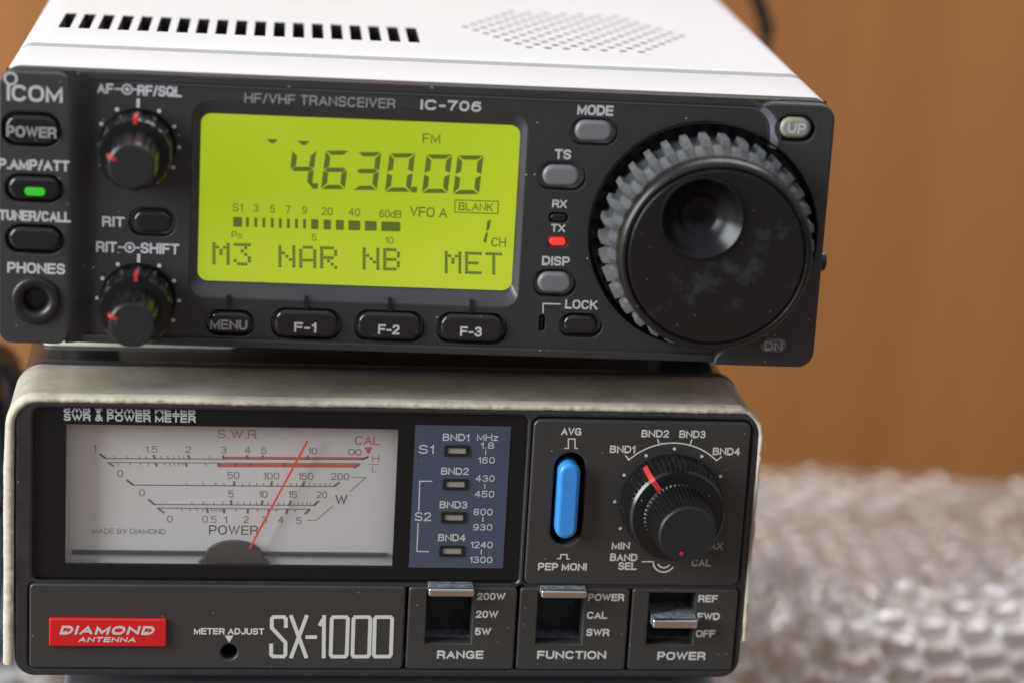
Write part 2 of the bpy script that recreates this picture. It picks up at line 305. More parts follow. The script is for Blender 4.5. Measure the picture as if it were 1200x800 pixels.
# --- a plain sans lettering drawn with strokes: each glyph is (width, strokes) in a unit box
def _arc(cx, cy, rx, ry, a0, a1, n=10): return [(cx+rx*math.cos(R(a0+(a1-a0)*i/n)), cy+ry*math.sin(R(a0+(a1-a0)*i/n))) for i in range(n+1)]
def _sup(cx, cy, rx, ry, a0, a1, n=26, k=0.80):             # squarish round, as in wide grotesque capitals
    out = []
    for i in range(n+1):
        a = R(a0+(a1-a0)*i/n); c, s = math.cos(a), math.sin(a)
        out.append((cx+rx*math.copysign(abs(c)**k, c), cy+ry*math.copysign(abs(s)**k, s)))
    return out
_S = _sup(.5, .755, .46, .245, 15, 270, 18)[:-1]+[(.5, .51)]+_sup(.5, .25, .49, .25, 90, -165, 18)[1:]
_3 = _sup(.48, .76, .44, .24, 165, -80, 16)+[(.42, .52)]
GL = {
 'A': (.95, [[(0, 0), (.5, 1), (1, 0)], [(.2, .33), (.8, .33)]]),
 'B': (.86, [[(0, 0), (0, 1)], [(.02, 1), (.62, 1)]+_arc(.62, .765, .32, .235, 90, -90)+[(.02, .53)], [(.02, 0), (.65, 0)]+_arc(.65, .265, .35, .265, -90, 90)]),
 'C': (.93, [_sup(.5, .5, .5, .5, 38, 322)]),
 'D': (.92, [[(0, 0), (0, 1), (.52, 1)]+_arc(.52, .5, .48, .5, 90, -90, 16)+[(.52, 0), (0, 0)]]),
 'E': (.80, [[(1, 1), (0, 1), (0, 0), (1, 0)], [(0, .52), (.93, .52)]]),
 'F': (.76, [[(1, 1), (0, 1), (0, 0)], [(0, .5), (.88, .5)]]),
 'G': (.97, [_sup(.5, .5, .5, .5, 40, 330), [(.6, .46), (.98, .46), (.98, .02)]]),
 'H': (.90, [[(0, 0), (0, 1)], [(1, 0), (1, 1)], [(0, .52), (1, .52)]]),
 'I': (.0, [[(0, 0), (0, 1)]]),
 'J': (.70, [[(1, 1), (1, .3)]+_arc(.5, .3, .5, .3, 0, -170)]),
 'K': (.90, [[(0, 0), (0, 1)], [(.95, 1), (0, .4)], [(.33, .6), (1, 0)]]),
 'L': (.74, [[(0, 1), (0, 0), (1, 0)]]),
 'M': (1.06, [[(0, 0), (0, 1), (.5, .12), (1, 1), (1, 0)]]),
 'N': (.90, [[(0, 0), (0, 1), (1, 0), (1, 1)]]),
 'O': (.98, [_sup(.5, .5, .5, .5, 0, 360, 36)]),
 'P': (.82, [[(0, 0), (0, 1)], [(.02, 1), (.6, 1)]+_arc(.6, .71, .4, .29, 90, -90)+[(.02, .42)]]),
 'Q': (.98, [_sup(.5, .5, .5, .5, 0, 360, 36), [(.58, .28), (1, -.04)]]),
 'R': (.88, [[(0, 0), (0, 1)], [(.02, 1), (.6, 1)]+_arc(.6, .73, .38, .27, 90, -90)+[(.02, .46)], [(.55, .46), (.8, .42), (.9, .3), (.98, 0)]]),
 'S': (.84, [_S]), 'T': (.82, [[(0, 1), (1, 1)], [(.5, 1), (.5, 0)]]),
 'U': (.88, [[(0, 1), (0, .34)]+_arc(.5, .34, .5, .34, 180, 360, 14)+[(1, 1)]]),
 'V': (.92, [[(0, 1), (.5, 0), (1, 1)]]), 'W': (1.32, [[(0, 1), (.27, 0), (.5, .95), (.73, 0), (1, 1)]]),
 'X': (.90, [[(0, 0), (1, 1)], [(0, 1), (1, 0)]]), 'Y': (.9, [[(0, 1), (.5, .45), (1, 1)], [(.5, .5), (.5, 0)]]), 'Z': (.8, [[(0, 1), (1, 1), (0, 0), (1, 0)]]),
 '0': (.72, [_sup(.5, .5, .5, .5, 0, 360, 30)]), '1': (.30, [[(.1, .76), (.62, .82), (1, 1)], [(1, 1), (1, 0)]]),
 '2': (.72, [_sup(.5, .72, .48, .28, 170, -20, 14)+[(.1, .12), (.0, 0), (1, 0)]]),
 '3': (.72, [_3, [(.42, .52)]+_sup(.48, .26, .5, .26, 80, -165, 16)]),
 '4': (.76, [[(.74, 0), (.74, 1)], [(.70, 1), (0, .3)], [(0, .3), (1, .3)]]),
 '5': (.72, [[(.95, 1), (.06, 1), (.06, .52)], [(.06, .52), (.3, .62)]+_sup(.48, .31, .52, .31, 88, -160, 18)]),
 '6': (.72, [_sup(.5, .31, .5, .31, 0, 360, 24), [(.0, .33), (.01, .55), (.10, .80), (.30, .97), (.55, 1.0), (.95, .93)]]),
 '7': (.70, [[(0, 1), (1, 1), (.55, .45), (.36, 0)]]),
 '8': (.72, [_sup(.5, .75, .44, .25, 0, 360, 22), _sup(.5, .26, .5, .26, 0, 360, 22)]),
 '9': (.72, [_sup(.5, .69, .5, .31, 0, 360, 24), [(1, .67), (.99, .45), (.90, .20), (.70, .03), (.45, 0), (.05, .07)]]),
 'o': (.66, [_sup(.5, .34, .5, .34, 0, 360, 24)]), 'd': (.64, [_sup(.5, .34, .5, .34, 0, 360, 24), [(1, 0), (1, 1)]]), 'z': (.58, [[(0, .68), (1, .68), (0, 0), (1, 0)]]),
 '&': (.92, [[(1, 0), (.25, .68)]+_arc(.46, .8, .24, .2, 205, -40, 10), [(.62, .66), (.18, .42)]+_arc(.36, .24, .36, .24, 120, 300, 8)+[(.95, .45)]]),
 '-': (.42, [[(0, .42), (1, .42)]]), '/': (.42, [[(0, -.05), (1, 1.05)]]), '.': (.0, [[(0, 0), (0, .02)]]),
}
def put_text(mb, s, u0, u1, v, h, y, m, bold=0.022, shear=0.0, flip=False, space=1.0, clip=None, weight=None):
    """text s between u0 and u1, vertically centred on v with capital height h"""
    t = weight if weight is not None else min(0.205, 0.105+bold*4.2)            # stroke width in units of the capital height
    gapw = 0.19*(2*space-1); x = 0.0; lay = []
    for ch in s:
        if ch == ' ': x += 0.50; continue
        gw, st = GL[ch]; gw = gw+t; lay.append((x, gw, st)); x += gw+gapw
    tot = x-gapw; kx = (u1-u0)/(tot+(shear if shear else 0)); kz = h; n = 0
    for x0, gw, st in lay:
        for pts in st:
            n += 1
            q = [(x0+t/2+a*(gw-t), t/2+b*(1-t)) for a, b in pts]
            closed = (Vector(q[0])-Vector(q[-1])).length < 1e-4
            if closed: q = q[:-1]
            # stroke corners in real width so that stems and bars keep one weight
            Q = [Vector((a*kx, b*kz)) for a, b in q]; tw = t*h
            if not closed:
                d0 = (Q[0]-Q[1]).normalized(); d1 = (Q[-1]-Q[-2]).normalized()
                Q[0] = Q[0]+d0*tw*0.5; Q[-1] = Q[-1]+d1*tw*0.5
            k0 = len(mb.v); mb.line([tuple(p) for p in Q], tw, 0, m, closed)
            for k in range(k0, len(mb.v)):
                a, _, b = mb.v[k]; b = min(max(b, -0.02*h), 1.02*h) if t < 0.35 else b
                a += shear*b/h*kx; b -= h/2
                if flip: b = -b
                if clip is not None: b = min(b, clip)
                mb.v[k] = (u0+a, y-0.006*(n % 4), v+b)
    return mb

class Dev:
    """a device front: turns a point of the photograph into a point of the plane y = const of the device"""
    def __init__(s, o, yaw): s.o = Vector(o); s.X = Vector((math.cos(yaw), math.sin(yaw), 0)); s.Y = Vector((-math.sin(yaw), math.cos(yaw), 0))
    def __call__(s, px, py, y=0.0):
        d = CR*((px-600)/FPX) - CU*((py-400)/FPX) + CF
        o = s.o+s.Y*y; t = (o-CAM).dot(s.Y)/d.dot(s.Y); q = CAM+d*t-s.o
        return (q.dot(s.X), q.z)
    def rect(s, x0, y0, x1, y1, y=0.0):                     # level rectangle whose middle lines pass through those of the box in the photo
        xm, ym = (x0+x1)/2, (y0+y1)/2
        a = s(x0, ym, y)[0]; b = s(x1, ym, y)[0]; c = s(xm, y1, y)[1]; d = s(xm, y0, y)[1]
        return a, c, b, d
    def text(s, mb, t, xl, xr, yc, h, y, m, yo=-0.03, **k):
        u, v = s((xl+xr)/2, yc, y); wd = s(xr, yc, y)[0]-s(xl, yc, y)[0]; hh = abs(s(xl, yc-h/2, y)[1]-s(xl, yc+h/2, y)[1])
        return put_text(mb, t, u-wd/2, u+wd/2, v, hh, y+yo, m, **k)

IC_YAW = -0.041876; IC_O = (-3.21, 1.857, 72.645)
ic = Dev(IC_O, IC_YAW); sx = Dev((0, 0, 0), 0.0)
SY = -2.5                                                   # the raised side columns of the transceiver front

def key(name, parent, r, yf, yb, m, bev=0.7, rad=9, label=None):
    mb = plate([rr(*r, rad)], yf, yb, bev, m)
    return mb.build(name, parent, 50, label)

# ================================================================== SETTING
# table top and the wooden front far behind
mb = MB().box(-900, -700, -115, 1100, 347, -75, M['table']); tb = mb.build('table_top', None, 0); tag(tb, kind='structure')
cab = empty('wooden_wall', (300, 700, -115))
tag(cab, 'plain orange brown wooden wall standing out of focus behind the radios and bubble wrap', 'wall')
MB().box(-1600, 0, -600, 1600, 30, 1400, M['wood']).build('panel', cab, 0)

# ================================================================== TRANSCEIVER
rad = empty('transceiver', IC_O, IC_YAW)
tag(rad, 'transceiver with glowing green screen and big tuning dial, standing on the beige rimmed meter', 'radio')

# --- case
W_, H_ = 166.8, 55.8
shell = plate([rr(0.2, 0.3, 166.7, 55.6, 3.2)], 3.0, 27.0, 0.25, M['case_white'])
shell.build('front_frame', rad)
plate([rr(0.55, 0.6, 166.35, 55.30, 3.0)], 27.4, 31.8, 0.1, M['strip_shade']).build('seam_strip', rad)
plate([rr(1.5, 1.5, 165.4, 54.3, 3.0)], 26.5, 33.0, 0.1, M['slot']).build('seam_gap', rad)
c_ = plate([rr(0.2, 0.3, 166.7, 55.6, 3.2)], 32.2, 200.0, 0.25, M['case_white'])
case = c_.build('case', rad)
cut = MB()
for i in range(19):
    u = 6.7+i*(83.9-8.0)/18*1.0
    cut.box(u, 51.5+i*(-0.0), 51.2, u+2.5, 71.5, 60, M['slot'])
cc = (121.6, 76.5); pitch = 4.35
for j in range(-6, 7):
    n_ = 13-abs(j)
    for i in range(n_):
        hx = cc[0]+(i-(n_-1)/2)*4.16; hy = cc[1]+j*4.15
        if True:
            vs = []; nn = 10
            for zz in (51.5, 60): vs += [(hx+0.95*math.cos(2*math.pi*k/nn), hy+0.95*math.sin(2*math.pi*k/nn), zz) for k in range(nn)]
            cut.add(vs, [tuple(range(nn))[::-1], tuple(range(nn, 2*nn))]+[(k, (k+1) % nn, nn+(k+1) % nn, nn+k) for k in range(nn)], M['slot'])
cutter = cut.build('cutter', rad, 0)
bo = case.modifiers.new('b', 'BOOLEAN'); bo.object = cutter; bo.operation = 'DIFFERENCE'; bo.solver = 'EXACT'
dg = bpy.context.evaluated_depsgraph_get()
nm_ = bpy.data.meshes.new_from_object(case.evaluated_get(dg)); case.modifiers.clear(); case.data = nm_; nm_.name = 'case'
bpy.data.objects.remove(cutter)
if len(nm_.materials) < 2: nm_.materials.append(M['slot'])
for p in nm_.polygons:
    c0 = p.center/MM
    p.material_index = 1 if (5 < c0.x < 160 and 45 < c0.y < 110 and 50 < c0.z < 55.57) else 0  # inner faces of slots and holes coloured dark for the shade inside
nm_.polygons.foreach_set('use_smooth', [True]*len(nm_.polygons)); nm_.set_sharp_from_angle(angle=R(30))
for fx in (14, 150):
    for fy in (50, 96): MB().lathe((0, 0), [(6.5, 0), (6.5, 9), (5.5, 11.7)], M['rubber'], 24, True).build('foot', rad).matrix_local = Matrix.Translation((fx*MM, fy*MM, 0.3*MM)) @ Matrix.Rotation(R(-90), 4, 'X')

# --- front: centre plate with its openings, two raised side columns
VC = (141.86, 27.15)                                        # tuning dial axis
lcd_o = (221.5, 121, 616.5, 355.5)
a0, a1 = ic(224, 240)[0], ic(613, 240)[0]; a2, a3 = ic(418, 358)[1]+1.9, ic(418, 125)[1]
LCDO = (a0, a2-1.2, a1, a3-0.2)
b0 = ic(234, 230, 1.4); b1 = ic(604.5, 243, 1.4); LCDI = (b0[0], ic(416, 334.0, 1.4)[1], b1[0], ic(423, 140.6, 1.4)[1])
holes = {}
def rec(n, x0, y0, x1, y1, y=0.0): holes[n] = ic.rect(x0, y0, x1, y1, y); return holes[n]
rec('menu', 241, 363.5, 298.5, 394); rec('f1', 318.5, 362, 399, 398); rec('f2', 416, 364.5, 496.5, 400.5); rec('f3', 513, 367, 593, 403)
rec('rit', 151.5, 243.5, 206, 277.5); rec('mode', 668.5, 139, 724, 171); rec('ts', 630.5, 190, 686.5, 223.5); rec('disp', 625.5, 316, 674.5, 348.5)
rec('lock', 655.5, 367.5, 706, 395.5); rec('lockled', 632, 369.5, 638.5, 388); rec('rx', 643.5, 249.5, 665.5, 261); rec('tx', 642, 278, 665, 289.5)
rec('power', 2, 132, 71, 172, SY); rec('amp', 6, 205, 74, 237.5, SY); rec('tuner', 6.5, 264, 74.5, 297.5, SY)
rec('up', 910.5, 135.5, 955, 166.5, SY); rec('dn', 888, 394.5, 924.5, 416, SY)
ticks = [(268, 353), (359, 354.5), (457, 357), (552.5, 359)]
def hr(n, r=9, g=0.0): q = holes[n]; return rr(q[0]-g, q[1]-g, q[2]+g, q[3]+g, r)
outs = [rr(0.35, 0.15, 166.55, 55.75, 3.4), rr(*LCDO, 3.2), circ(VC, 23.3, 72)]
outs += [hr(n, 2.6) for n in ('menu', 'f1', 'f2', 'f3', 'rit', 'mode', 'ts', 'disp', 'lock')]+[hr(n, 0.8) for n in ('lockled', 'rx', 'tx')]
outs += [hr(n, 3, 0.5) for n in ('power', 'amp', 'tuner', 'up')]
plate(outs, 0.0, 3.2, 0.22, M['panel']).build('front_panel', rad, 40)
MB().box(0.9, 3.1, 0.9, 166.0, 3.6, 55.0, M['void']).build('backing', rad, 0)
JC = ic(42, 352, SY)
lc = plate([rr(0.0, 0.0, 13.9, 55.35, 2.6), hr('power', 3), hr('amp', 3), hr('tuner', 3), circ(JC, 2.6)], SY, 0.6, 0.35, M['panel_side'])
lc.build('side_column', rad, 50)
vs = []; NS_ = 14; zz_ = [0.25+(55.0-0.25)*k/20 for k in range(21)]
for k, z in enumerate(zz_):
    end = 0.5 if k in (0, 20) else 0
    for i in range(NS_+1):
        t = i/NS_; vs.append((13.2+6.3*t, SY-0.02+end+(0.03-SY)*(0.5-0.5*math.cos(math.pi*t)), z))
MB().add(vs, [(k*(NS_+1)+i, k*(NS_+1)+i+1, (k+1)*(NS_+1)+i+1, (k+1)*(NS_+1)+i) for k in range(20) for i in range(NS_)], M['panel_side']).build('column_slope', rad, 180)
# right column: its inner edge is cut by the dial's round well
th = math.acos((155.6-VC[0])/23.3); th2 = -math.acos((150.0-VC[0])/23.3); arc = [(VC[0]+23.3*math.cos(th2+(th-th2)*i/24), VC[1]+23.3*math.sin(th2+(th-th2)*i/24)) for i in range(25)]
def corner(cx, cz, a): return [(cx+3.4*math.cos(R(a+90*i/6)), cz+3.4*math.sin(R(a+90*i/6))) for i in range(7)]
rc = arc+[(149.2+6.4*math.sin(R(a)), min(55.35, 48.8+6.4*math.cos(R(a)))) for a in range(88, 24, -7)]+[(153.0, 55.1), (154.2, 55.35)]+corner(166.9-3.4, 55.35-3.4, 0)[::-1]+corner(166.9-3.4, 3.4, 270)[::-1]+[(146.0, 0.0), (146.4, 1.8), (148.0, 3.6)]
plate([rc, hr('up', 3)], SY, 0.6, 0.55, M['panel_side']).build('side_column', rad, 50)
# lip along the bottom and the top of the centre
for z0, z1, yy in ((0.1, 1.75, -0.9), (53.9, 55.7, -0.35)):
    plate([rr(15.0, z0, 156.0, z1, 0.5)], yy, 0.3, 0.3, M['panel']).build('edge_lip', rad, 50)
# concave slope along the top of the centre and round its right corner
fp = [(24+i*5.0, 53.4, 0.0) for i in range(26)]              # foot of the slope: along the top, then round the corner down to the dial
fp += [(149.2+4.6*math.sin(R(a)), 48.8+4.6*math.cos(R(a)), min(1, a/60)) for a in range(0, 91, 6)]
fp += [(153.85, 48.2, 1.0), (153.9, 47.4, 1.0), (153.95, 46.6, 1.0), (154.0, 45.6, 1.0)]
vs = []
for i, (u, v, k) in enumerate(fp):
    j0, j1 = max(0, i-1), min(len(fp)-1, i+1); t = Vector((fp[j1][0]-fp[j0][0], fp[j1][1]-fp[j0][1])).normalized(); nr = Vector((-t.y, t.x))
    for w_, y in ((0.0, -0.02), (0.10, -0.16), (0.28, -0.14), (0.42, -0.05), (0.9, -0.05-0.6*k), (1.5, -0.12-1.4*k), (2.1, -0.38-2.0*k)):
        vs.append((u+nr.x*w_, y, v+nr.y*w_))
mbs = MB(); mbs.add(vs, [(i*7+j, i*7+j+1, (i+1)*7+j+1, (i+1)*7+j) for i in range(len(fp)-1) for j in range(6)], M['slope'])
mbs.idx(M['slope_lit']); mbs.mi = [1 if i >= 31*6 and i % 6 > 2 else 0 for i in range(len(mbs.f))]  # right wall takes the painted highlight
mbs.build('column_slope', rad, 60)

# --- screen
fr_ = MB(); o_ = rr(*LCDO, 3.2, 8); i_ = rr(*LCDI, 2.0, 8); n = len(o_)
prof = [(0.0, 0.03), (0.35, 0.5), (0.75, 1.15), (1.0, 1.5)]
vs = []
for t, y in prof: vs += [(a[0]*(1-t)+b[0]*t, y, a[1]*(1-t)+b[1]*t) for a, b in zip(o_, i_)]
fs = [(j*n+k, j*n+(k+1) % n, (j+1)*n+(k+1) % n, (j+1)*n+k) for j in range(3) for k in range(n)]
fr_.add(vs, fs, M['slope']).build('screen_bezel', rad, 40)
YL = 1.45
lcd = MB().box(LCDI[0]-0.5, YL, LCDI[1]-0.5, LCDI[2]+0.5, YL+1.2, LCDI[3]+0.5, M['lcd']).build('screen', rad, 0, 'glowing yellow green screen with dark readout')
sg = MB(); S_ = M['lcd_seg']; YS = YL-0.02
def L_(x, y): return (x/2.8575+220, y/2.8575+90)             # enlarged picture of the screen -> photo
def lt(t, x0, x1, yc, h, **k):
    a = L_(x0, yc); b = L_(x1, yc); ic.text(sg, t, a[0], b[0], a[1], h/2.8575, YL, S_, -0.02, **k)
def lq(x, y): return ic(*L_(x, y), YL)
lt('FM', 787, 845, 207, 32, bold=0.010)
for x, y, wd in ((283, 216, 40), (388, 222, 44)):
    sg.poly([lq(x-wd/2, y-7), lq(x+wd/2, y-6), lq(x+6, y+8), lq(x-4, y+8)], YS, S_)
SEG = {'0': 'abcdef', '3': 'abcdg', '4': 'bcfg', '6': 'acdefg', '1': 'bc'}
def seg7(ch, xl, xr, yt, yb, slant=0.20, th=18, gap=2.2):
    """slanted seven-segment digit drawn in the enlarged picture's coordinates"""
    hgt = yb-yt
    def T(x, y): return lq(x+slant*(yb-y)*0.62-slant*hgt*0.31, y)
    h2 = (yt+yb)/2; t = th; g = gap
    xl2, xr2 = xl, xr
    segs = {'a': [(xl2+g, yt), (xr2-g, yt), (xr2-t-g, yt+t*.8), (xl2+t+g, yt+t*.8)],
            'd': [(xl2+t+g, yb-t*.8), (xr2-t-g, yb-t*.8), (xr2-g, yb), (xl2+g, yb)],
            'g': [(xl2+g+2, h2), (xl2+t*.8, h2-t*.42), (xr2-t*.8, h2-t*.42), (xr2-g-2, h2), (xr2-t*.8, h2+t*.42), (xl2+t*.8, h2+t*.42)],
            'f': [(xl2, yt+g), (xl2+t, yt+t+g), (xl2+t, h2-t*.45-g), (xl2, h2-g)],
            'e': [(xl2, h2+g), (xl2+t, h2+t*.45+g), (xl2+t, yb-t-g), (xl2, yb-g)],
            'b': [(xr2, yt+g), (xr2, h2-g), (xr2-t, h2-t*.45-g), (xr2-t, yt+t+g)],
            'c': [(xr2, h2+g), (xr2, yb-g), (xr2-t, yb-t-g), (xr2-t, h2+t*.45+g)]}
    for s_ in SEG[ch]: sg.poly([T(*p) for p in segs[s_]], YS, S_)
for ch, a, b, yt, yb in (('4', 343, 423, 246, 373), ('6', 454, 534, 248, 377), ('3', 561, 641, 253, 380), ('0', 668, 754, 257, 386), ('0', 792, 878, 261, 390), ('0', 896, 983, 264, 394)):
    seg7(ch, a, b, yt, yb)
for x, y in ((426, 366), (758, 378)): sg.poly([lq(x-9, y-9), lq(x+11, y-9), lq(x+9, y+10), lq(x-11, y+10)], YS, S_)
lt('S1', 150, 184, 438, 26, bold=0.006); lt('3', 221, 236, 440, 26, bold=0.006); lt('5', 276, 291, 443, 26, bold=0.006); lt('7', 329, 344, 445, 26, bold=0.006)
lt('9', 384, 399, 447, 26, bold=0.006); lt('20', 449, 485, 451, 26, bold=0.006); lt('40', 539, 577, 454, 26, bold=0.006); lt('60dB', 642, 715, 460, 26, bold=0.006)
yb0 = lambda x: 486+(x-150)*0.030
for a, b in ((152, 182), (413, 438), (455, 480), (496, 523), (538, 578), (593, 633), (648, 712)):
    y = yb0((a+b)/2); r_ = [lq(a, y-17), lq(b-2, y-17+(b-a)*.03), lq(b, y-12), lq(b, y+12), lq(b-2, y+17), lq(a, y+17-(b-a)*.03)]; sg.poly(r_, YS, S_)
for x in (200, 228, 255, 283, 310, 337, 364, 391):
    y = yb0(x); sg.poly([lq(x-5, y-16), lq(x+5, y-16), lq(x+5, y+16), lq(x-5, y+16)], YS, S_)
lt('Po', 147, 182, 530, 23, bold=0.006); lt('5', 416, 432, 538, 23, bold=0.006); lt('10', 661, 689, 548, 23, bold=0.006)
lt('VFO A', 745, 868, 454, 34, bold=0.010); lt('BLANK', 908, 1022, 436, 27, bold=0.010, space=1.1); lt('CH', 1017, 1065, 554, 30, bold=0.010)
q_ = [lq(895, 413), lq(1040, 418), lq(1039, 459), lq(894, 454)]; sg.line(q_, 0.22, YS, S_, True)
sg.poly([lq(1003, 484), lq(1016, 479), lq(1010, 511), lq(999, 519)], YS, S_); sg.poly([lq(998, 524), lq(1006, 520), lq(1000, 557), lq(989, 553)], YS, S_)
DOT = {'M': ('10001', '11011', '10101', '10101', '10001', '10001', '10001'), '3': ('11111', '00010', '00100', '00010', '00001', '10001', '01110'),
       'N': ('10001', '10001', '11001', '10101', '10011', '10001', '10001'), 'A': ('01110', '10001', '10001', '10001', '11111', '10001', '10001'),
       'R': ('11110', '10001', '10001', '11110', '10100', '10010', '10001'), 'B': ('11110', '10001', '10001', '11110', '10001', '10001', '11110'),
       'E': ('11111', '10000', '10000', '11110', '10000', '10000', '11111'), 'T': ('11111', '00100', '00100', '00100', '00100', '00100', '00100')}
for t, x0, x1, y in (('M3', 82, 212, 594), ('NAR', 303, 501, 604), ('NB', 585, 711, 611), ('MET', 860, 1053, 624)):
    n = len(t)*6-1; pc = (x1-x0)/n; pr = 10.8
    for k, ch in enumerate(t):
        for r_, row in enumerate(DOT[ch]):
            for c_, bit in enumerate(row):
                if bit == '1':
                    x = x0+(k*6+c_+0.5)*pc; yy = y+(r_-3)*pr+(x-(x0+x1)/2)*0.03
                    sg.poly([lq(x-pc*.46, yy-pr*.46), lq(x+pc*.46, yy-pr*.46), lq(x+pc*.46, yy+pr*.46), lq(x-pc*.46, yy+pr*.46)], YS, S_)
sg.build('readout', lcd, 0)
MB().box(LCDI[0]-0.3, YL-0.35, LCDI[1]-0.3, LCDI[2]+0.3, YL-0.12, LCDI[3]+0.3, M['glass']).build('pane', lcd, 0)

# --- keys
def cap(n, x0, y0, x1, y1, m, yf=-0.5, y=0.0, label=None, rad_=2.6, bev=0.75):
    q = ic.rect(x0, y0, x1, y1, y+yf)
    return key('key', rad, q, y+yf, y+2.4, m, bev, rad_, label)
def keytext(k, t, xl, xr, yc, h, y, m=M['print'], **kw):
    mb = MB(); ic.text(mb, t, xl, xr, yc, h, y, m, **kw); mb.build('lettering', k, 0)
k = cap('menu', 244.5, 366.5, 295.5, 391, M['key_dark'], label='dark key marked MENU below the screen'); keytext(k, 'MENU', 246.5, 289.5, 380.5, 11.5, -0.5, M['print_dim'])
k = cap('f1', 321.5, 364.5, 396.5, 395.5, M['key_dark'], -1.0, label='dark key marked F-1'); keytext(k, 'F-1', 345, 370.5, 383.5, 11.5, -1.0)
k = cap('f2', 419, 367, 494, 398, M['key_dark'], -1.0, label='dark key marked F-2'); keytext(k, 'F-2', 443.5, 468, 386, 11.5, -1.0)
k = cap('f3', 516, 369.5, 590.5, 400.5, M['key_dark'], -1.0, label='dark key marked F-3'); keytext(k, 'F-3', 539.5, 564.5, 388.5, 11.5, -1.0)
cap('rit', 156, 247.5, 201.5, 273.5, M['key_dark'], label='small dark key beside the word RIT')
cap('mode', 674, 142, 718.5, 166.5, M['key_grey'], -0.7, label='grey key below the word MODE')
cap('ts', 636, 194.5, 680, 219, M['key_grey'], -0.7, label='grey key below the word TS')
cap('disp', 630, 320, 670.5, 344, M['key_grey'], -0.7, label='grey key below the word DISP')
cap('lock', 660, 370, 701, 392, M['key_dark'], -0.4, label='dark key below the word LOCK')
k = cap('power', 6, 136, 67.5, 169.5, M['key_dark'], -0.6, SY, 'dark key marked POWER'); keytext(k, 'POWER', 8, 66, 155, 13, SY-0.6, M['print_dim'])
k = cap('amp', 9.5, 208, 70.5, 234.5, M['key_dark'], -0.8, SY, 'dark key with a lit green lamp')
q = ic.rect(29, 220, 53, 229.5, SY-0.8); plate([rr(*q, 0.8)], SY-1.0, SY, 0.1, M['led_green']).build('lamp', k)
cap('tuner', 10, 267.5, 71, 294, M['key_dark'], -0.8, SY, 'plain dark key below TUNER/CALL')
k = cap('up', 914.5, 138.5, 950.5, 162.5, M['key_tan'], -0.6, SY, 'tan key marked UP in the top corner'); keytext(k, 'UP', 923.5, 944.5, 150.5, 12, SY-0.6, M['print'])
k = cap('dn', 891, 396.5, 922.5, 414, M['key_tan_dark'], -0.5, SY, 'worn brown key marked DN in the bottom corner'); keytext(k, 'DN', 896, 917, 405.5, 10.5, SY-0.5, M['print_dim'])
for n_, m_ in (('rx', 'key_dark'), ('tx', 'led_red'), ('lockled', 'void')):
    q = holes[n_]; plate([rr(q[0]+.35, q[1]+.3, q[2]-.35, q[3]-.3, 0.8)], -0.15, 2.5, 0.2, M[m_]).build('lamp', rad, 50, {'tx': 'lit red lamp below TX', 'rx': 'unlit lamp below RX'}.get(n_))
tk = MB()
for x, y in ticks:
    u, v = ic(x, y); tk.box(u-0.4, -0.25, v-1.35, u+0.4, 0.6, v+1.35, M['black'])
tk.build('groove_marks', rad, 0)
# headphone socket
MB().lathe(JC, [(4.9, SY+0.3), (4.9, SY-0.35), (4.5, SY-0.7), (3.6, SY-0.75), (2.9, SY-0.5), (2.3, SY+0.3), (2.1, SY+4.5)], M['black'], 40, False, True).build('headphone_socket', rad, 50)
MB().lathe(JC, [(1.75, SY+4.3), (1.75, SY+4.2)], M['void'], 24).build('socket_hole', rad, 0)
u, v = ic(964, 307, 1.0); MB().lathe((0, 0), [(2.1, 0), (2.1, -1.7), (1.5, -2.1)], M['black'], 20, True).build('side_button', rad, 50).matrix_local = Matrix.Translation((166.3*MM, 1.5*MM, v*MM)) @ Matrix.Rotation(R(90), 4, 'Z')

# --- printed words on the front
pr = MB(); P_ = M['print']
ic.text(pr, 'HF/VHF TRANSCEIVER', 287, 463.5, 118.3, 11.5, 0, M['print_dim'], bold=0.006, space=1.12)
ic.text(pr, 'RIT', 120, 145.5, 260, 12, 0, P_); ic.text(pr, 'RIT', 113, 136.5, 289.5, 12.5, 0, P_); ic.text(pr, 'SHIFT', 165, 209.5, 291.5, 12.5, 0, P_)
ic.text(pr, 'AF', 114, 132.5, 104, 12, 0, P_); ic.text(pr, 'RF/SQL', 161.5, 212.5, 107, 12.5, 0, P_)
for cx, cy, l0, l1 in ((149, 105, 134, 165), (152, 290.3, 138.5, 164)):
    c = ic(cx, cy); rr0 = 0.95
    pr.line([ic(l0, cy-.4), (c[0]-rr0, c[1])], 0.32, -0.03, P_); pr.line([(c[0]+rr0, c[1]), ic(l1, cy+.4)], 0.32, -0.03, P_)
    pr.line(circ(c, rr0, 20), 0.3, -0.03, P_, True); pr.disc(c, 0.42, -0.03, P_)
for ctr, tk_ in (((26.98, 40.99), 1), ((27.6, 9.28), 1)):
    dm_ = MB()
    for a in (-120, -90, -60, -30, 30, 60, 90, 120, 150):
        if ctr[1] < 20 and abs(a) > 125: continue
        dm_.disc((ctr[0]+8.29*math.sin(R(a)), ctr[1]+8.29*math.cos(R(a))), 0.42, -0.03, P_)
    dm_.poly([(ctr[0]-.33, ctr[1]+7.7), (ctr[0]+.33, ctr[1]+7.7), (ctr[0]+.33, ctr[1]+9.5), (ctr[0]-.33, ctr[1]+9.5)], -0.03, P_); dm_.build('dial_marks', rad, 0)
ic.text(pr, 'MODE', 677, 718.5, 129.3, 12, 0, P_); ic.text(pr, 'TS', 650.5, 669, 181, 11.5, 0, P_); ic.text(pr, 'RX', 647.5, 664, 239, 9.5, 0, P_)
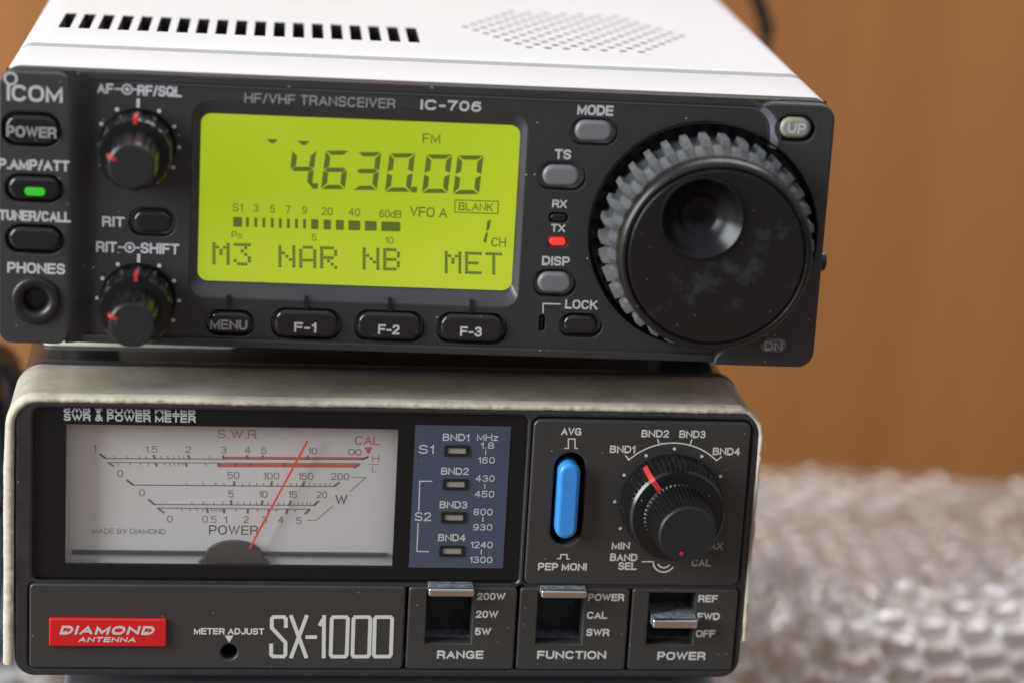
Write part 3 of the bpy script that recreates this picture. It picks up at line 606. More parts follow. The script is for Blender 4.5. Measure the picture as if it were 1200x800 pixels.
ic.text(pr, 'TX', 646, 662, 267.5, 9.5, 0, P_); ic.text(pr, 'DISP', 635.5, 667.5, 306, 11, 0, P_); ic.text(pr, 'LOCK', 662.5, 700, 357, 11, 0, P_)
pr.line([ic(636.3, 367), ic(636.6, 355.8), ic(657, 356.4)], 0.28, -0.03, P_)
pr.build('printed_words', rad, 0)
pr = MB()
ic.text(pr, 'IC-706', 493, 564, 124, 12, 0, P_, bold=0.022)
pr.build('model_lettering', rad, 0)
pr = MB()
ic.text(pr, 'P.AMP/ATT', -1.5, 81, 193.5, 12.5, SY, P_); ic.text(pr, 'TUNER/CALL', -0.5, 82.5, 253.5, 12, SY, P_); ic.text(pr, 'PHONES', 9, 76, 314.5, 12.5, SY, P_)
pr.build('printed_words', rad, 0)
pr = MB()
ic.text(pr, 'ICOM', 8.5, 73, 110, 19, SY, P_, bold=0.016)
c = ic(12.5, 92.5, SY); pr.line(circ(c, 1.15, 24), 0.42, SY-0.03, P_, True)
pr.build('maker_lettering', rad, 0)

# --- the two double volume knobs
def double_knob(c):
    kn = empty('double_knob'); kn.parent = rad
    rib = lambda i, j: 1.0-0.05*max(0.0, math.cos(2*math.pi*i/96*14))**3
    MB().lathe(c, [(7.6, 0.1), (7.6, -1.2)], M['void'], 48).build('skirt', kn, 40)
    MB().lathe(c, [(7.35, -0.8), (7.3, -8.6), (6.9, -9.2), (5.2, -9.4)], M['knob'], 96, rib=lambda i, j: rib(i, j) if j < 2 else 1).build('outer_ring', kn, 30)
    inn = MB().lathe(c, [(5.1, -9.3), (4.85, -18.6), (4.5, -19.4), (4.2, -19.6)], M['knob'], 96, rib=lambda i, j: (1.0-0.07*max(0.0, math.cos(2*math.pi*i/96*12))**3) if j < 2 else 1).build('inner_knob', kn, 30)
    MB().lathe(c, [(4.2, -19.62), (4.15, -19.75)], M['knobcap'], 48).build('knob_cap', kn, 30)
    p = MB(); p.box(c[0]-0.4, -9.5, c[1]+6.2, c[0]+0.4, -5.2, c[1]+7.55, M['red']); p.build('pointer', kn, 0)
    a = R(-68); d = Vector((math.sin(a), math.cos(a))); t = Vector((d.y, -d.x)); p = MB()
    vs = []
    for rr_, y in ((3.2, -19.85), (4.55, -19.75), (4.98, -19.2), (5.03, -17.2)):
        for s_ in (-0.28, 0.28): q = Vector(c)+d*rr_+t*s_; vs.append((q.x, y, q.y))
    p.add(vs, [(0, 1, 3, 2), (2, 3, 5, 4), (4, 5, 7, 6)], M['red']).build('pointer', kn, 0)
double_knob((26.98, 40.99)); double_knob((27.6, 9.28))

# --- tuning dial
dial = empty('tuning_dial'); dial.parent = rad
MB().lathe(VC, [(23.45, -2.55), (23.2, -2.3), (22.6, 1.6), (19.5, 1.8)], M['blackgloss'], 96, False, False).build('dial_well', dial, 40)
MB().lathe(VC, [(20.2, 2.2), (20.2, -1.0), (20.3, -3.5), (20.1, -9.5), (19.5, -14.2), (19.4, -15.2)], M['grip_shade'], 120).build('grip', dial, 40)
t1 = MB(); NT = 34
def tooth(mb, a, da, r0, r1, ya, yb, m, taper=0.6):
    vs = []
    for y, k in ((ya, 1.0), (yb, 1.0)):
        for r_, kk in ((r0, 1.0), (r1, taper)):
            for s_ in (-1, 1):
                b = a+s_*da*kk; vs.append((VC[0]+r_*math.cos(b), y, VC[1]+r_*math.sin(b)))
    vs[2] = (vs[2][0], ya+0.5, vs[2][2]); vs[3] = (vs[3][0], ya+0.5, vs[3][2]); vs[6] = (vs[6][0], yb-0.4, vs[6][2]) if False else vs[6]
    mb.add(vs, [(0, 1, 3, 2), (4, 6, 7, 5), (0, 4, 5, 1), (2, 3, 7, 6), (0, 2, 6, 4), (1, 5, 7, 3)], m)
for i in range(NT):
    a = 2*math.pi*i/NT
    tooth(t1, a, 0.052, 20.0, 21.7, -9.4, -2.6, M['grip'])
    tooth(t1, a+math.pi/NT, 0.048, 19.4, 20.6, -14.3, -9.9, M['grip'])
t1.build('grip_teeth', dial, 25)
DC = ic(822.5, 256, -19.6); DR = 8.35
n = 72
face = MB().lathe(VC, [(19.5, -15.0), (19.5, -18.2), (19.2, -19.1), (18.7, -19.55), (18.2, -19.6), (18.0, -19.3), (17.7, -18.9), (17.45, -18.9)], M['knobface'], 96, False, False)
plate([circ(VC, 17.55, 96), circ(DC, DR, 72)], -19.6, -18.6, 0.3, M['knobface'], face)
face.build('dial_face', dial, 40)
MB().lathe(DC, [(DR+0.25, -19.2), (DR+0.2, -19.95), (DR-0.3, -20.2), (DR-0.8, -19.7), (DR-1.7, -18.6), (DR-3.2, -17.3), (DR-4.6, -16.6), (DR-4.9, -16.2), (DR-7.0, -16.05), (0.2, -16.0)], M['dish'], 72).build('finger_dish', dial, 50)

# ================================================================== SWR AND POWER METER
met = empty('power_meter', (0, 0, 0))
tag(met, 'black analogue power meter with red needle and worn cream rim, under the transceiver', 'meter')
MW, MH = 155.0, 60.3
plate([rr(0.2, 0.6, 154.8, 60.4, 4.6)], 8.0, 103.0, 0.4, M['case_black']).build('case', met, 40)
plate([rr(-0.5, 0.3, 155.5, 61.2, 5.0)], 24.4, 27.6, 0.9, M['seam']).build('seam_bead', met, 40)
for fx in (20, 135):
    for fy in (24, 88): MB().lathe((0, 0), [(6, 0), (6, 3), (5.4, 4.1)], M['rubber'], 24, True).build('foot', met).matrix_local = Matrix.Translation((fx*MM, fy*MM, 0.5*MM)) @ Matrix.Rotation(R(-90), 4, 'X')
# bezel frame with openings
wx0, wz0, wx1, wz1 = *sx(27, 590), 0, 0
A = sx.rect(28, 478.5, 613, 681); B = sx.rect(619, 489, 883, 682)
frame_o = [rr(0, 0, MW, MH, 4.2), rr(4.3-0.6, 21.3, 105.6, 58.9, 1.6), rr(106.6, 21.3, 153.4, 58.6, 1.8), rr(3.0, 1.9, 153.6, 20.9, 1.3)]
plate(frame_o, -0.4, 3.0, 0.7, M['m_frame']).build('bezel', met, 50)
# black window with an opening over the dial
DO = (sx(77, 580, 0.6)[0], sx(270, 662.3, 0.6)[1], sx(463.5, 580, 0.6)[0], sx(270, 499.5, 0.6)[1])
plate([[(3.5, 21.1), (105.8, 21.1), (105.8, 59.0), (3.5, 59.0)], [(DO[0], DO[1]), (DO[2], DO[1]), (DO[2], DO[3]), (DO[0], DO[3])]], 0.5, 1.6, 0.02, M['m_window']).build('window_mask', met, 0)
MB().box(DO[0]-0.2, 0.75, DO[1]-0.2, DO[2]+0.2, 1.25, DO[3]+0.2, M['glass']).build('pane', met, 0)
YD = 4.2
dl = MB().box(DO[0]-4, YD, DO[1]-1.6, DO[2]+4, YD+0.6, DO[3]+2.2, M['dial']).build('dial_card', met, 0, 'pale grey dial with power and SWR scales')
ink = MB(); K = M['ink_light']; RD = M['ink_red']; YI = YD-0.03
def D_(x, y): return (x/2.857+60, y/2.857+480)
def dq(x, y): return sx(*D_(x, y), YD)
def dt(t, x0, x1, yc, h, m=K, bold=0.0, **k):
    a = D_(x0, yc); b = D_(x1, yc); sx.text(ink, t, a[0], b[0], a[1], h/2.857, YD, m, -0.03, bold=bold, **k)
def dl_(pts, wpx, m=K): ink.line([dq(*p) for p in pts], wpx/2.857/5.6, YI, m)
dt('S.W.R', 557, 687, 80, 29, RD, 0.003, space=1.1); dt('CAL', 1017, 1100, 102, 29, RD, 0.006)
ink.poly([dq(1047, 124), dq(1076, 124), dq(1062, 149)], YI, RD)
dt('H', 1074, 1097, 162, 22, RD); dt('L', 1074, 1090, 198, 20, RD); dl_([(1060, 181), (1098, 181)], 2, RD)
for t, x0, x1, y in (('1', 141, 150, 128), ('1.5', 314, 356, 131), ('2', 449, 468, 132), ('3', 568, 586, 133), ('4', 648, 667, 134), ('5', 703, 721, 135), ('10', 860, 889, 137)): dt(t, x0, x1, y, 22)
c1 = dq(1005, 140); c2 = dq(1028, 141)
for c in (c1, c2): ink.line(circ(c, 0.62, 18), 0.2, YI, K, True)
yy1 = lambda x: 162+0.0035*(x-180); yy2 = lambda x: 175+0.004*(x-190)
# coloured bands first, then the lines on them (each a little nearer)
ink.poly([dq(578, yy1(578)-8), dq(1048, yy1(1048)-8), dq(1040, yy1(1040)-1), dq(578, yy1(578)-1)], YI, RD)
ink.poly([dq(560, yy2(560)+2), dq(1026, yy2(1026)+2), dq(1018, yy2(1018)+14), dq(560, yy2(560)+14)], YI, RD)
YI -= 0.02
dl_([(162, 147), (184, yy1(184)), (1042, yy1(1042)), (1060, 157)], 3.2)
dl_([(186, yy2(186)), (1033, yy2(1033))], 2.6)
def bold_tick(x, y, dx, dy, wd=8): dl_([(x, y), (x+dx, y+dy)], wd)
bold_tick(162, 146, 20, 15, 6); bold_tick(1042, 165, 20, -10, 6); bold_tick(192, 176, 18, 12, 6); bold_tick(1014, 194, 20, -14, 6)
for x, dx in ((345, 8), (461, 6), (576, 2), (656, 2), (707, -3), (858, -6)): bold_tick(x-dx/2, yy1(x)-13, dx, 14, 7)
for x, dx in ((348, 6), (450, 4), (559, 2), (617, 1), (668, -1), (783, -5)): bold_tick(x+dx, yy2(x)+13, -dx, -13, 7)
for x in (214, 256, 297, 320, 370, 392, 412, 430, 446, 532): dl_([(x-5, yy1(x)-10), (x+1, yy1(x))], 2)
for x in (222, 262, 295, 322, 378, 395, 410, 424, 437, 515): dl_([(x+5, yy2(x)+10), (x, yy2(x))], 2)
# power scale 200
yy3 = lambda x: 250+0.008*(x-270)
dl_([(270, yy3(270)), (945, yy3(945))], 3.2); bold_tick(252, 233, 22, 17, 7); bold_tick(945, 256, 20, -15, 7)
for t, x0, x1, y in (('0', 222, 240, 212), ('50', 590, 629, 218), ('100', 710, 763, 220), ('150', 826, 877, 221), ('200', 937, 997, 222)): dt(t, x0, x1, y, 23)
for x, dx in ((612, 0), (735, -4), (840, -8)): bold_tick(x-dx, yy3(x)-16, dx, 16, 7)
for x in (455, 510, 552, 580, 640, 663, 687, 711, 757, 778, 800, 820, 862, 880, 898, 915, 930): dl_([(x+(x-600)*0.012-3*(x < 600), yy3(x)-11), (x, yy3(x))], 2)
# power scale 20 and 5
yy4 = lambda x: 315+0.006*(x-330); yy5 = lambda x: 327+0.008*(x-350)
dl_([(342, yy4(342)), (880, yy4(880))], 3.0); dl_([(352, yy5(352)), (868, yy5(868))], 3.0)
bold_tick(325, 298, 20, 17, 7); bold_tick(878, 319, 18, -16, 7); bold_tick(358, 328, 20, 16, 7); bold_tick(848, 347, 18, -15, 7)
for t, x0, x1, y in (('0', 294, 313, 276), ('5', 593, 610, 280), ('10', 695, 723, 281), ('15', 793, 822, 282), ('20', 889, 923, 283)): dt(t, x0, x1, y, 23)
for t, x0, x1, y in (('0', 388, 406, 364), ('0.5', 506, 553, 365), ('1', 578, 588, 366), ('2', 644, 661, 366), ('3', 706, 722, 367), ('4', 760, 777, 367), ('5', 821, 837, 369)): dt(t, x0, x1, y, 23)
for x, dx in ((602, 0), (704, -3), (796, -7)): bold_tick(x-dx, yy4(x)-16, dx, 16, 7)
for x in (472, 510, 545, 575, 624, 645, 666, 686, 724, 742, 760, 778, 812, 826, 840, 854, 866): dl_([(x+(x-600)*0.012, yy4(x)-11), (x, yy4(x))], 2)
for x, dx in ((524, -3), (579, -1), (657, 1), (726, 3), (786, 5)): bold_tick(x, yy5(x)+16, dx, -16, 7)
for x in (434, 462, 486, 506, 535, 545, 554, 563, 571, 618, 692, 756, 820): dl_([(x, yy5(x)), (x-(x-600)*0.03, yy5(x)+11)], 2)
dt('W', 951, 991, 299, 32, M['ink'], 0.008); dt('POWER', 529, 692, 401, 31, M['ink'], 0.003, space=1.15); dt('MADE BY DIAMOND', 137, 382, 405, 17, K, 0.0, space=1.05)
dl_([(1005, 224), (1052, 225), (998, 273)], 2, K); dl_([(942, 321), (887, 368), (858, 368)], 2, K)
YI += 0.02
ink.build('scale_print', dl, 0)
# pivot cover, grey ledge and needle
yc_ = 2.9
c = sx(*D_(612, 494), yc_); rx_ = 98/2.857/5.6
hd = MB(); top_ = [(c[0]+rx_*math.cos(math.pi*i/24), c[1]+1.0*rx_*0.60*math.sin(math.pi*i/24)) for i in range(25)]
plate([top_+[(c[0]-rx_, c[1]-0.01), (c[0]+rx_, c[1]-0.01)][:0]+[(c[0]-rx_-1.4, c[1]-1.3), (c[0]+rx_+1.4, c[1]-1.3)]], yc_, 4.0, 0.15, mat('grey_pivot_cover', (0.075, 0.075, 0.075), 0.5, dust=(900, 0.12, 0.5, (0.25, 0.25, 0.25))), hd); hd.build('pivot_cover', met, 40)
l0 = sx(*D_(70, 472), 3.4); l1 = sx(*D_(1122, 488), 3.4)
MB().box(l0[0], 3.4, l1[1]-0.25, l1[0], 4.1, l0[1]+0.1, mat('grey_ledge', (0.085, 0.085, 0.084), 0.5)).build('lower_ledge', met, 0)
YN = 2.4
n0 = sx(*D_(858, 103), YN); n1 = sx(*D_(664, 463), YN)
nd = MB(); n2 = Vector(n1)-Vector(n0); nn = Vector((-n2.y, n2.x)).normalized()*0.21
vs = []
for y in (YN-0.12, YN+0.12):
    for p in (n0, n1):
        for s_ in (-1, 1): vs.append((p[0]+nn.x*s_, y, p[1]+nn.y*s_))
nd.add(vs, [(0, 1, 3, 2), (4, 6, 7, 5), (0, 4, 5, 1), (2, 3, 7, 6), (0, 2, 6, 4), (1, 5, 7, 3)], M['needle']).build('needle', met, 0)
# words on the window, with their reflection drawn as print
pr = MB(); PW = M['print']
sx.text(pr, 'SWR & POWER METER', 75, 229.5, 489.3, 8.4, 0.5, M['print'], bold=0.026)
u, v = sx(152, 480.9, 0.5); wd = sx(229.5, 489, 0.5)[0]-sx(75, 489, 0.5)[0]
put_text(pr, 'SWR & POWER METER', u-wd/2, u+wd/2, v+0.1, 1.5, 0.47, M['print'], 0.026, flip=True, clip=0.62)  # mirrored, clipped copy painted in place of a reflection
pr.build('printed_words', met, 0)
# blue band card with its four unlit lamps
q = sx.rect(483, 498, 595.5, 665, 0.5)
bc_ = MB(); bl = [sx(486.8, 497.2, .45), sx(599, 499.4, .45), sx(589, 666, .45), sx(479, 663.3, .45)]
x0 = (bl[0][0]+bl[3][0])/2; x1 = (bl[1][0]+bl[2][0])/2; z1 = (bl[0][1]+bl[1][1])/2; z0 = (bl[2][1]+bl[3][1])/2
card = MB().box(x0, 0.38, z0, x1, 0.7, z1, M['blue_card']).build('band_card', met, 0, 'slate blue card listing four bands')
YB = 0.38; pr = MB()
def B_(x, y): return (x/2.727+460, y/2.727+480)
def bt(mb, t, x0, x1, yc, h, y, m=None, bold=0.012, **k):
    a = B_(x0, yc); b = B_(x1, yc); sx.text(mb, t, a[0], b[0], a[1], h/2.727, y, m or M['print'], -0.03, bold=bold, **k)
for t, x0, x1, y in (('BND1', 161, 245, 87), ('BND2', 156, 243, 195), ('BND3', 151, 239, 302), ('BND4', 146, 233, 407)): bt(pr, t, x0, x1, y, 23, YB, bold=0.016)
bt(pr, 'MHz', 270, 337, 87, 22, YB)
for t, x0, x1, y in (('1.8', 281, 325, 113), ('160', 273, 327, 160), ('430', 266, 326, 218), ('450', 263, 325, 268), ('800', 259, 320, 325), ('930', 258, 319, 374), ('1240', 249, 320, 430), ('1300', 246, 319, 478)): bt(pr, t, x0, x1, y, 21, YB)
for x, y in ((298, 135), (295, 243), (289, 349), (284, 453)): pr.line([sx(*B_(x, y-8), YB), sx(*B_(x-.5, y+8), YB)], 0.22, YB-.03, M['print'])
bt(pr, 'S1', 84, 132, 125, 28, YB, bold=0.01); bt(pr, 'S2', 71, 123, 340, 28, YB, bold=0.01)
for pts in (((127, 227), (87, 227), (84, 322)), ((82, 360), (78, 451), (116, 452))): pr.line([sx(*B_(*p), YB) for p in pts], 0.26, YB-.03, M['print'])
pr.build('lettering', card, 0)
for x0, y0, x1, y1 in ((165, 112, 245, 147), (160, 219, 241, 254), (155, 325, 236, 360), (149, 432, 230, 467)):
    a, b = B_(x0, y0), B_(x1, y1); q = sx.rect(a[0], a[1], b[0], b[1], YB); e_ = 0.75
    lf = MB(); plate([rr(*q, .25), rr(q[0]+e_, q[1]+e_*.8, q[2]-e_, q[3]-e_*.8, .15)], YB-0.25, YB+.2, 0.06, M['black'], lf); lf.box(q[0]+e_-.2, YB-0.05, q[1]+e_*.8-.2, q[2]-e_+.2, YB+.1, q[3]-e_*.8+.2, M['led_off'])
    lf.build('band_lamp', card, 40)

# right hand control panel
YP = -0.9
slot = sx.rect(*B_(511, 137), *B_(611, 431), YP)
plate([rr(106.7, 21.5, 153.2, 58.4, 1.6), rr(*slot, 9)], YP, 3, 0.45, M['m_panel']).build('control_panel', met, 50)
MB().box(slot[0]-1, 2.6, slot[1]-1, slot[2]+1, 3.2, slot[3]+1, M['void']).build('slider_back', met, 0)
q = sx.rect(*B_(527, 172), *B_(597, 414), -3.2)
plate([rr(*q, 9)], -3.2, 2.4, 0.9, M['blue']).build('slider_knob', met, 50, 'bright blue upright slider knob')
pr = MB(); PC = M['print_warm']
bt(pr, 'AVG', 540, 603, 68, 24, YP, PC, 0.022); bt(pr, 'PEP MONI', 466, 620, 500, 24, YP, PC, 0.022)
def bl_(pts, wd, y=YP, m=PC): pr.line([sx(*B_(*p), y) for p in pts], wd, y-.03, m)
bl_([(549, 122), (562, 122), (562, 92), (583, 92), (583, 122), (593, 122)], 0.26); bl_([(525, 474), (537, 474), (538, 461), (558, 461), (557, 475), (566, 475)], 0.26)
bt(pr, 'BND1', 695, 775, 125, 24, YP, PC, 0.020); bt(pr, 'BND2', 796, 883, 75, 24, YP, PC, 0.020); bt(pr, 'BND3', 917, 1000, 77, 24, YP, PC, 0.020); bt(pr, 'BND4', 1024, 1110, 132, 24, YP, PC, 0.020)
bt(pr, 'MIN', 701, 758, 433, 24, YP, PC, 0.022); bt(pr, 'BAND', 696, 782, 470, 24, YP, PC, 0.022); bt(pr, 'SEL', 722, 780, 498, 24, YP, PC, 0.022)
bt(pr, 'MAX', 990, 1055, 434, 24, YP, M['print_dim'], 0.022); bt(pr, 'CAL', 956, 1018, 487, 24, YP, M['print_dim'], 0.022)
KC = (136.945, 40.453)
pr.build('printed_words', met, 0); pr = MB()
# arc over the dial, its four ticks and the round dots
pa, pb, pc_ = Vector(sx(*B_(755, 159), YP)), Vector(sx(*B_(898, 105), YP)), Vector(sx(*B_(1035, 161), YP))
def circ3(a, b, c):
    d = 2*(a.x*(b.y-c.y)+b.x*(c.y-a.y)+c.x*(a.y-b.y)); s = lambda p: p.x*p.x+p.y*p.y
    o = Vector(((s(a)*(b.y-c.y)+s(b)*(c.y-a.y)+s(c)*(a.y-b.y))/d, (s(a)*(c.x-b.x)+s(b)*(a.x-c.x)+s(c)*(b.x-a.x))/d)); return o, (a-o).length
o3, r3 = circ3(pa, pb, pc_); t0 = math.atan2(pa.y-o3.y, pa.x-o3.x); t1_ = math.atan2(pc_.y-o3.y, pc_.x-o3.x)
pr.line([sx(*B_(744, 144), YP)]+[(o3.x+r3*math.cos(t0+(t1_-t0)*i/30), o3.y+r3*math.sin(t0+(t1_-t0)*i/30)) for i in range(31)]+[sx(*B_(1052, 148), YP)], 0.30, YP-.03, PC)
bl_([(847, 92), (852, 108)], 0.3); bl_([(957, 93), (951, 110)], 0.3)
for a in (-120, -90, -60, -30, 0, 30, 60): pr.disc((KC[0]+11.98*math.sin(R(a)), KC[1]+11.98*math.cos(R(a))), 0.36, YP-.03, PC)
bl_([(797, 484), (832, 484)], 0.28)
cs = Vector(sx(*B_(868, 484), YP))
for r_, lw in ((36, 0.34), (21, 0.34)):
    r_ = r_/2.727/5.6; pr.line([(cs.x+r_*math.cos(R(a)), cs.y+r_*math.sin(R(a))) for a in range(180 if r_ > 2 else 200, 331, 10)], lw, YP-.03, PC)
pr.build('dial_marks', met, 0)
kn = empty('band_knob'); kn.parent = met
MB().lathe(KC, [(10.9, YP+.1), (10.9, YP-1.0), (11.0, YP-1.6), (10.6, YP-7.2), (10.1, YP-8.3), (9.6, YP-8.8), (6.9, YP-9.0)], M['knob'], 240, rib=lambda i, j: (1.0-(0.032 if (i % 4) in (0, 1) else 0)) if 1 < j < 4 else 1).build('outer_ring', kn, 25)
MB().lathe(KC, [(7.3, YP-8.9), (7.1, YP-9.3), (6.35, YP-18.5), (6.05, YP-19.4), (5.8, YP-19.6)], M['knob'], 200, rib=lambda i, j: (1.0-(0.04 if (i % 4) in (0, 1) else 0)) if 0 < j < 3 else 1).build('inner_knob', kn, 25)
MB().lathe(KC, [(5.8, YP-19.62), (5.65, YP-19.8), (3.0, YP-19.7)], M['knobcap'], 64).build('knob_cap', kn, 30)
a = R(-37); d = Vector((math.sin(a), math.cos(a))); t = Vector((d.y, -d.x)); vs = []
for r_, y in ((7.1, YP-9.1), (9.6, YP-8.95), (10.2, YP-8.4), (10.72, YP-7.2), (11.0, YP-2.6)):
    for s_ in (-0.55, 0.55): q = Vector(KC)+d*r_+t*s_; vs.append((q.x, y, q.y))
MB().add(vs, [(0, 1, 3, 2), (2, 3, 5, 4), (4, 5, 7, 6), (6, 7, 9, 8)], M['red']).build('pointer', kn, 0)
a = R(205); dm = MB(); dm.disc((KC[0]-1.0, KC[1]-4.1), 0.42, YP-19.85, M['red']); dm.build('pointer', kn, 0)

# lower left panel with badge and model name
YQ = -0.9
hc = sx(268.5, 763.5, YQ)
plate([rr(3.1, 2.0, 81.6, 20.8, 1.0), circ(hc, 1.75, 32)], YQ, 3, 0.4, M['m_panel']).build('name_panel', met, 50)
MB().box(hc[0]-3, 2.5, hc[1]-3, hc[0]+3, 3.4, hc[1]+3, M['void']).build('adjust_hole', met, 0)
q = sx.rect(57.5, 724.8, 195, 757, YQ-0.8)
bd = plate([rr(*q, 0.4)], YQ-0.8, YQ+.3, 0.3, M['badge']).build('badge', met, 40, 'red badge with silver lettering')
pr = MB(); sil = mat('silver_print', (0.72, 0.66, 0.66), 0.4, metal=0.3)
sx.text(pr, 'DIAMOND', 69.5, 183, 737.8, 10.4, YQ-0.8, sil, weight=0.27, shear=0.25); sx.text(pr, 'ANTENNA', 91.5, 160.5, 748.7, 6.2, YQ-0.8, sil, weight=0.25, shear=0.25)
pr.build('lettering', bd, 0)
pr = MB()
sx.text(pr, 'METER ADJUST', 227.5, 309.5, 739, 7.6, YQ, PC, bold=0.03)
pr.poly([sx(263.5, 744, YQ), sx(273.5, 744, YQ), sx(268.6, 752.3, YQ)], YQ-.03, PC)
pr.build('printed_words', met, 0)
pr = MB(); LW = 4.6/5.65
def S4(x, y): return sx(x/4+180, y/4+660, YQ)
NS = [0]
def stroke(pts, closed=False):
    NS[0] += 1; pr.line([S4(*p) for p in pts], LW, YQ-.02-.008*NS[0], PC, closed)
stroke([(620, 300), (620, 258), (612, 249), (562, 249), (554, 258), (554, 300), (618, 368), (618, 425), (610, 434), (560, 434), (551, 425), (551, 373)])
stroke([(643, 240), (717, 442)]); stroke([(719, 240), (643, 442)])
stroke([(712, 343), (766, 343)]); stroke([(777, 290), (796, 256)]); stroke([(799, 240), (797, 442)])
for a, b in ((836, 908), (938, 1013), (1038, 1115)):
    stroke([(a+6, 249), (b-4, 249), (b+3, 258), (b-3, 425), (b-10, 434), (a, 434), (a-6, 425), (a-1, 258)], True)
pr.build('model_lettering', met, 0)

# three switches
def E_(x, y): return (x/2.727+460, y/2.727+660)
secs = [(52, 398, (108, 256), 62, 255), (405, 757, (463, 610), 62, 257), (757, 1112, (818, 966), 65, 259)]
bounds = [(82.2, 105.4), (106.0, 129.7), (130.3, 153.4)]
bars = [((115, 262), (79, 105)), ((475, 622), (85, 110)), ((831, 976), (178, 206))]
words = [('RANGE', 143, 290, 290, (('200W', 271, 360, 104), ('20W', 267, 337, 161), ('5W', 264, 314, 216))),
         ('FUNCTION', 463, 682, 291, (('POWER', 626, 740, 107), ('CAL', 622, 686, 164), ('SWR', 620, 692, 219))),
         ('POWER', 847, 1000, 294, (('REF', 978, 1039, 111), ('FWD', 975, 1045, 168), ('OFF', 970, 1030, 223)))]
for (e0, e1, wx, wt, wb), (u0, u1), ((ba, bb), (bt0, bt1)), (nm, x0, x1, yc, opts) in zip(secs, bounds, bars, words):
    wl = sx(*E_(wx[0], 160), YQ)[0]; wr = sx(*E_(wx[1], 160), YQ)[0]; wz = sx(*E_(sum(wx)/2, wb), YQ)[1]; wtp = 19.85
    pn = plate([rr(u0, 2.0, u1, 20.75, 0.8), [(wl, wz), (wr, wz), (wr, wtp), (wl, wtp)]], YQ, 3.0, 0.36, M['m_panel']).build('switch_panel', met, 50, 'switch panel marked '+nm)
    bx = MB(); vs = [(x, y, z) for y in (1.0, 7.4) for x, z in ((wl-.1, wz-.1), (wr+.1, wz-.1), (wr+.1, wtp+.1), (wl-.1, wtp+.1))]
    bx.add(vs, [(0, 1, 5, 4), (1, 2, 6, 5), (2, 3, 7, 6), (3, 0, 4, 7), (4, 5, 6, 7)], M['well']); bx.box(wl-.05, 0.6, wz-.6, wr+.05, 7.2, wz-.02, M['lever_dust']); bx.build('switch_well', pn, 0)
    YF = -3.7
    q = sx.rect(*E_(ba, bt0), *E_(bb, bt1), YF)
    lv = MB(); lv.box(q[0]+.15, YF+.5, q[1]+.15, q[2]-.15, 7.0, q[3]-.12, M['lever_dust'])
    lo = lv.build('switch_lever', pn, 0)
    plate([rr(q[0], q[1], q[2], q[3], 0.5)], YF-.3, YF+.9, 0.45, M['chrome']).build('lever_bar', lo, 50)
    pr = MB()
    a = E_(x0, yc); b = E_(x1, yc); sx.text(pr, nm, a[0], b[0], a[1], 26/2.727, YQ, PC, bold=0.030)
    for t, xa, xb, y in opts:
        a = E_(xa, y); b = E_(xb, y); sx.text(pr, t, a[0], b[0], a[1], 23/2.727, YQ, PC, bold=0.024)
    pr.build('lettering', pn, 0)

# worn cream rim wrapped over the top and both sides of the meter, ragged at its front edge
rnd = random.Random(3)
path = [(-0.6, 2.6+i*0.5) for i in range(int((55.0-2.6)/0.5))]
path += [(4.6-5.2*math.cos(R(a)), 55.0+5.55*math.sin(R(a))) for a in range(0, 91, 5)]
path += [(5.0+i*0.5, 60.55) for i in range(1, int((150.0-5.0)/0.5))]
path += [(150.4+4.9*math.sin(R(a)), 55.0+5.55*math.cos(R(a))) for a in range(0, 91, 5)]
path += [(155.3, 54.8-i*0.5) for i in range(int((55.0-8.4)/0.5))]
def nz(i, f, s): return math.sin(i*f+s)*0.5+math.sin(i*f*2.3+s*2.1)*0.3+math.sin(i*f*5.1+s)*0.2
N = len(path); rows = []
for k, (dep, out) in enumerate(((0.3, -0.45), (-0.55, -0.35), (-0.85, 0.1), (-0.75, 0.6), (-0.1, 0.85), (2.0, 0.9), (3.5, 0.82), (10, 0.7), (18, 0.6), (23.4, 0.5), (24.2, 0.0))):
    row = []
    for i, (u, v) in enumerate(path):
        j0, j1 = max(0, i-1), min(N-1, i+1); t = Vector((path[j1][0]-path[j0][0], path[j1][1]-path[j0][1])).normalized(); nr = Vector((-t.y, t.x))
        rag = 0.10*nz(i, 0.23, 1.3)+0.07*nz(i, 0.71, 4.1)+rnd.uniform(-.08, .08); o2 = out*(1.0+(1.0 if out > 0 else 0)*(1-min(1, max(0, (i-85)/45)))+(-0.35 if i > N-110 else 0))+(0.07*nz(i, 0.07, 2.2)+rnd.uniform(-.035, .035) if 0 < k < 6 else 0.05*nz(i, .1, k))
        side = i > N-112
        if side: o2 += 0.35*max(0, nz(i, 0.11, 0.4)) if 0 < k < 6 else 0
        row.append((u+nr.x*o2, dep+(rag if k < 5 else 0), v+nr.y*o2))
    rows.append(row)
vs = [p for r_ in rows for p in r_]
rim = MB(); rim.add(vs, [(k*N+i, k*N+i+1, (k+1)*N+i+1, (k+1)*N+i) for k in range(5, len(rows)-1) for i in range(N-1)], M['wrap'])
rim.add(vs, [(k*N+i, k*N+i+1, (k+1)*N+i+1, (k+1)*N+i) for k in range(5) for i in range(N-1)], M['wrap_edge'])
rim.build('rim', met, 60, 'worn cream rim with ragged edges')

